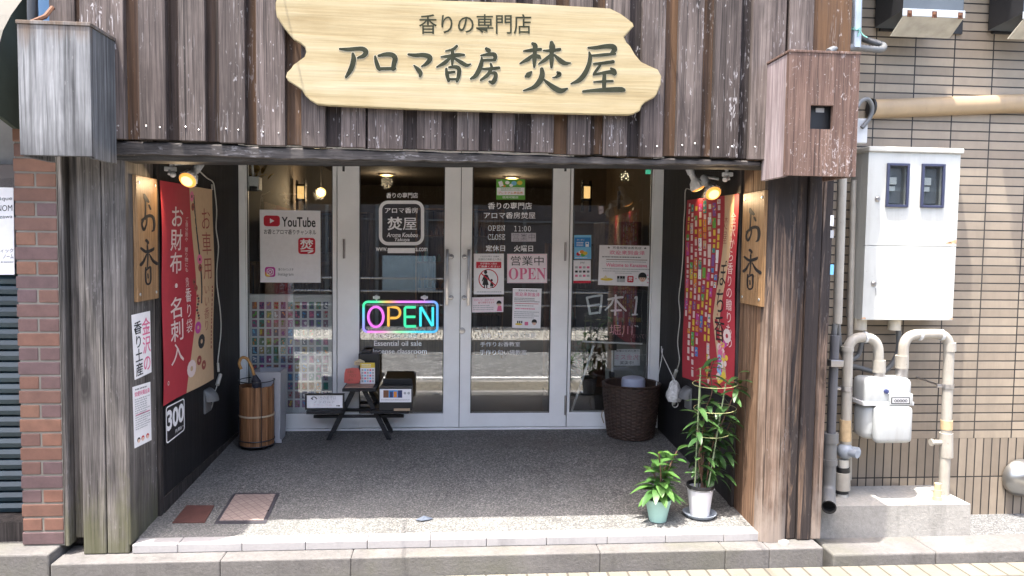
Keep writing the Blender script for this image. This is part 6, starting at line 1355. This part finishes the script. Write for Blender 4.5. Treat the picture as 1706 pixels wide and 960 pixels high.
for lab, (px, py), Y, s in (('lit box lantern in the shop behind the left window', (502, 320), 4.0, 1), ('lit box lantern in the shop behind the right window', (977, 320), 4.0, 1)):
    p = U(px, py, Y=Y); t = thing('box_lantern', p, lab, 'lantern', 'box lanterns in the shop'); b = MB(); b.box(p.x-.035, p.x+.035, Y-.03, Y+.03, p.z-.06, p.z+.06, .004); b.out('lamp_shade', glow('dim warm shade', (1, .60, .22), .22), t)
    b = MB()
    for dx in (-.04, .04):
        for dy in (-.035, .035): b.box(p.x+dx-.006, p.x+dx+.006, Y+dy-.006, Y+dy+.006, p.z-.2, p.z+.12)
    b.box(p.x-.05, p.x+.05, Y-.045, Y+.045, p.z-.085, p.z-.07); b.box(p.x-.05, p.x+.05, Y-.045, Y+.045, p.z+.065, p.z+.08); b.out('frame', M['black'], t)
# shelves with bottles left and right
def shelf(x0, x1, y0, y1, z1, n, label, cols=None):
    t = thing('shop_shelf', ((x0+x1)/2, y0, .1), label, 'shelf', 'shelves in the shop'); b = MB(); b.box(x0, x0+.02, y0, y1, .1, z1); b.box(x1-.02, x1, y0, y1, .1, z1); b.box(x0+.02, x1-.02, y1-.012, y1, .1, z1); b.out('side_panels', M['inner_wood'], t)
    for i in range(n): z = .3+(z1-.32)*i/(n-1); b = MB(); b.box(x0+.02, x1-.02, y0, y1-.013, z, z+.018); b.out('board', M['inner_wood'], t)
    for i in range(n-1):
        z = .3+(z1-.32)*i/(n-1)+.0185; x = x0+.05; b = MB(); 
        while x < x1-.06:
            r = R_.uniform(.014, .026); h = R_.uniform(.06, .16); b.lathe([(.0, 0), (r, 0), (r, h*.65), (r*.45, h*.78), (r*.45, h), (.0, h)], (x, y0+.08+R_.uniform(-.03, .05), z), 10); x += r*2+R_.uniform(.008, .05)
        bo = b.out('bottle_row', R_.choice([paint('amber glass', (.10, .04, .015), .2), paint('pale jars', (.35, .32, .27), .4), paint('dark jars', (.05, .05, .055), .3), paint('green jars', (.08, .13, .07), .3)]), t, 40); bo['kind'] = 'stuff'
shelf(-1.55, -.75, 3.0, 3.3, 1.75, 5, 'wooden shelf of bottles behind the left window'); shelf(-.45, .6, 5.2, 5.5, 1.9, 6, 'wooden shelf of bottles deep behind the glass doors'); shelf(.95, 1.45, 3.8, 4.1, 1.5, 4, 'wooden shelf of bottles behind the right window')
b = MB(); P, Q = U(1008, 368, Y=2.6), U(1068, 410, Y=2.6); b.box(P.x, Q.x, 2.6, 3.1, .1, P.z, .01); tag(b.out('shop_counter', paint('marbled brown leather', (.13, .07, .05), .5, var=.6, sc=14), None), 'brown marbled counter behind the right window', 'counter')
b = MB(); P, Q = U(409, 435, Y=2.35), U(428, 440, Y=2.35); b.box(P.x, Q.x+.5, 2.35, 2.75, P.z-.03, P.z, .003)
for x in (P.x+.02, Q.x-.01, Q.x+.46): b.box(x-.02, x+.02, 2.37, 2.41, .1, P.z-.031)
tag(b.out('wooden_table', M['inner_wood'], None), 'small wooden table behind the white poster in the left window', 'table')
for lab, (a, c_, d, e), Y, col in (('dark framed picture on the beige wall behind the right window', (1048, 316, 1063, 346), 3.9, K_), ('narrow pink strip in the shop behind the right window', (1036, 316, 1043, 346), 3.9, PINK), ('white cloth hanging beside the pink strip in the shop', (1029, 318, 1035, 348), 3.9, LG)):
    P, Q = U(a, c_, Y=Y), U(d, e, Y=Y); b = MB(); b.box(P.x, Q.x, Y, Y+.02, Q.z, P.z, .002); tag(b.out('wall_picture' if col is K_ else 'upright_strip', col, None), lab, 'picture' if col is K_ else 'cloth')  # flat slabs; the pink one is a plain upright strip
p = U(1041, 293, Y=2.3); t = thing('glass_globe', p, 'clear globe with tiny lights hanging behind the right window', 'globe lamp'); b = MB(); b.ball(p, .045, 12); b.out('globe', M['glass'], t, True); b = MB()
for i in range(12): a = i*2.4; b.ball(p+Vector((.028*math.cos(a), .028*math.sin(a), -.03+.005*i)), .0035, 5)
b.out('fairy_lights', glow('tiny warm light', (1, .8, .5), 1), t); b = MB(); b.tube([p+Vector((0, 0, .045)), (p.x, p.y, 2.42)], .003, 6); b.out('cord', M['black'], t)
p = U(435, 285, Y=2.4); b = MB()
for i in range(14):
    q = p+Vector((R_.uniform(-.12, .10), R_.uniform(-.05, .05), R_.uniform(-.03, .06))); leaf(b, q, (R_.uniform(-1, 1), -.4, R_.uniform(-1, .6)), (0, 0, 1), .07, .05)
tag(b.out('dried_flowers', paint('ochre petals', (.36, .22, .03), .7, var=.4), None), 'bunch of yellow dried flowers hanging at the top of the left window', 'dried flowers')
b = MB(); P, Q = U(1077, 282, Y=2.05), U(1089, 289, Y=2.05); b.box(P.x, Q.x, 2.05, 2.08, Q.z, P.z, .002); tag(b.out('exit_sign', glow('green exit face', (.06, .42, .25), .2), None), 'small green exit sign at the top right of the right window', 'exit sign')
# chalkboard on an easel in the right window
YB = 2.04
ck = thing('chalkboard', tuple(U(1028, 575, Y=YB)), 'black chalkboard with large handwritten characters behind the right window', 'chalkboard')
cv, o = zc(960, 480, 6.857, -10, 20, 890, 632, ink('slate black', (.018, .019, .024)), c4=[(0, 22), (890, 40), (868, 632), (-10, 612)], Y=YB, th=.012)
CH = [[(115, 122, 26), (135, 210, 26), (155, 305, 26)], [(115, 115, 26), (200, 95, 24), (280, 82, 24)], [(285, 85, 26), (280, 180, 26), (265, 290, 26)], [(145, 210, 22), (255, 190, 22)], [(150, 305, 24), (240, 290, 26)], [(360, 130, 24), (440, 112, 28), (525, 100, 26)], [(445, 80, 24), (447, 180, 24), (445, 310, 24)], [(420, 125, 20), (390, 190, 24), (330, 255, 18)], [(450, 130, 20), (500, 190, 26), (570, 260, 20)], [(400, 262, 22), (510, 255, 24)], [(668, 108, 16), (690, 95, 22), (685, 200, 22), (675, 300, 24)], [(645, 305, 18), (700, 300, 18)]]
for i, q in enumerate(CH): o.stroke(q, CHALK, 1+i*.1, 1)
o.text('堀川', 385, 428, 652, 548, CHPK, -.005, 1); o.stroke([(680, 432, 12), (692, 440, 10)], CHALK, 1); o.stroke([(706, 434, 12), (716, 446, 10)], CHALK, 1); o.text('選手権', 360, 335, 545, 395, CHGN, -.01, 1); o.text('開催', 600, 335, 752, 390, CHYE, -.01, 1); o.text('おいで！', 655, 530, 815, 580, CHPK, -.02, 1)
cv.out('slate', ck)
b = MB(); 
for P, Q in (((960, 483), (1091, 487.5)), ((958, 568), (1087, 572.5))): P, Q = U(*P, Y=YB-.004), U(*Q, Y=YB-.004); b.tube([P, Q], .010, 6)
b.out('rim', M['black'], ck)
ea = thing('easel', tuple(U(1000, 690, Y=YB)), 'white legged easel carrying the chalkboard in the right window', 'easel')
b = MB(); b.tube([U(970, 570, Y=YB-.03), U(1070, 574, Y=YB-.03)], .007, 8); b.out('ledge', M['white'], ea, True)
for P, Q in (((989, 577), (951, 690)), ((1020, 578), (1020, 690))): b = MB(); b.tube([U(*P, Y=YB-.012), U(*Q, Y=YB-.012)], .0085, 8); b.out('leg', M['white'], ea, True)
b = MB(); p = U(1021, 576, Y=YB-.02); b.box(p.x-.03, p.x+.03, YB-.03, YB, p.z-.04, p.z+.01, .006); q = U(1020, 627, Y=YB-.02); b.box(q.x-.018, q.x+.018, YB-.03, YB+.01, q.z-.03, q.z+.03, .006); b.out('clamp', M['black'], ea)
gp = MB(); P, Q = U(1010, 573, Y=2.12), U(1086, 690, Y=2.12); gp.box(P.x, Q.x, 2.12, 2.14, .1, P.z, .002); tag(gp.out('partition_panel', paint('greenish grey panel', (.26, .26, .24), .6), None), 'plain greenish grey panel below the chalkboard', 'panel')
cv, o = zc(960, 480, 6.857, 435, 705, 727, 892, PAPER, Y=2.11, th=.002); o.text('秋香の芸術の香り', 455, 712, 715, 735, K_, .0, 1); o.text('ミス金沢', 442, 765, 710, 825, PINK, -.005, 1); o.text('実演中!', 500, 838, 655, 880, K_, .0, 1); tag(cv.out('paper_sign'), 'white paper sign with pink characters below the chalkboard', 'paper sign')
pp = thing('potted_plant', tuple(U(972, 655, Y=2.2)), 'dark potted plant behind the easel in the right window', 'potted plant'); c = U(972, 655, Y=2.2)
b = MB(); b.lathe([(.0, 0), (.09, 0), (.11, .13), (.10, .13), (.09, .11), (.0, .11)], c, 24); b.out('pot', M['black'], pp, 40); b = MB(); b.box(c.x-.3, c.x+.2, 2.1, 2.45, .1, c.z-.001, .003); tag(b.out('window_step', IF, None), 'low dark step under the potted plant in the right window', 'step')
b = MB()
for i in range(30): q = c+Vector((R_.uniform(-.06, .06), R_.uniform(-.05, .05), R_.uniform(.12, .42))); a = R_.uniform(0, 6.3); leaf(b, q, (math.cos(a)*.6, math.sin(a)*.6, .8), (.3, .2, 1), .13, .035, .5)
b.out('foliage', M['leaf2'], pp, 60); b = MB(); b.tube([c+Vector((0, 0, .1)), c+Vector((.01, 0, .4))], .006, 6); b.out('stem', M['stem'], pp)
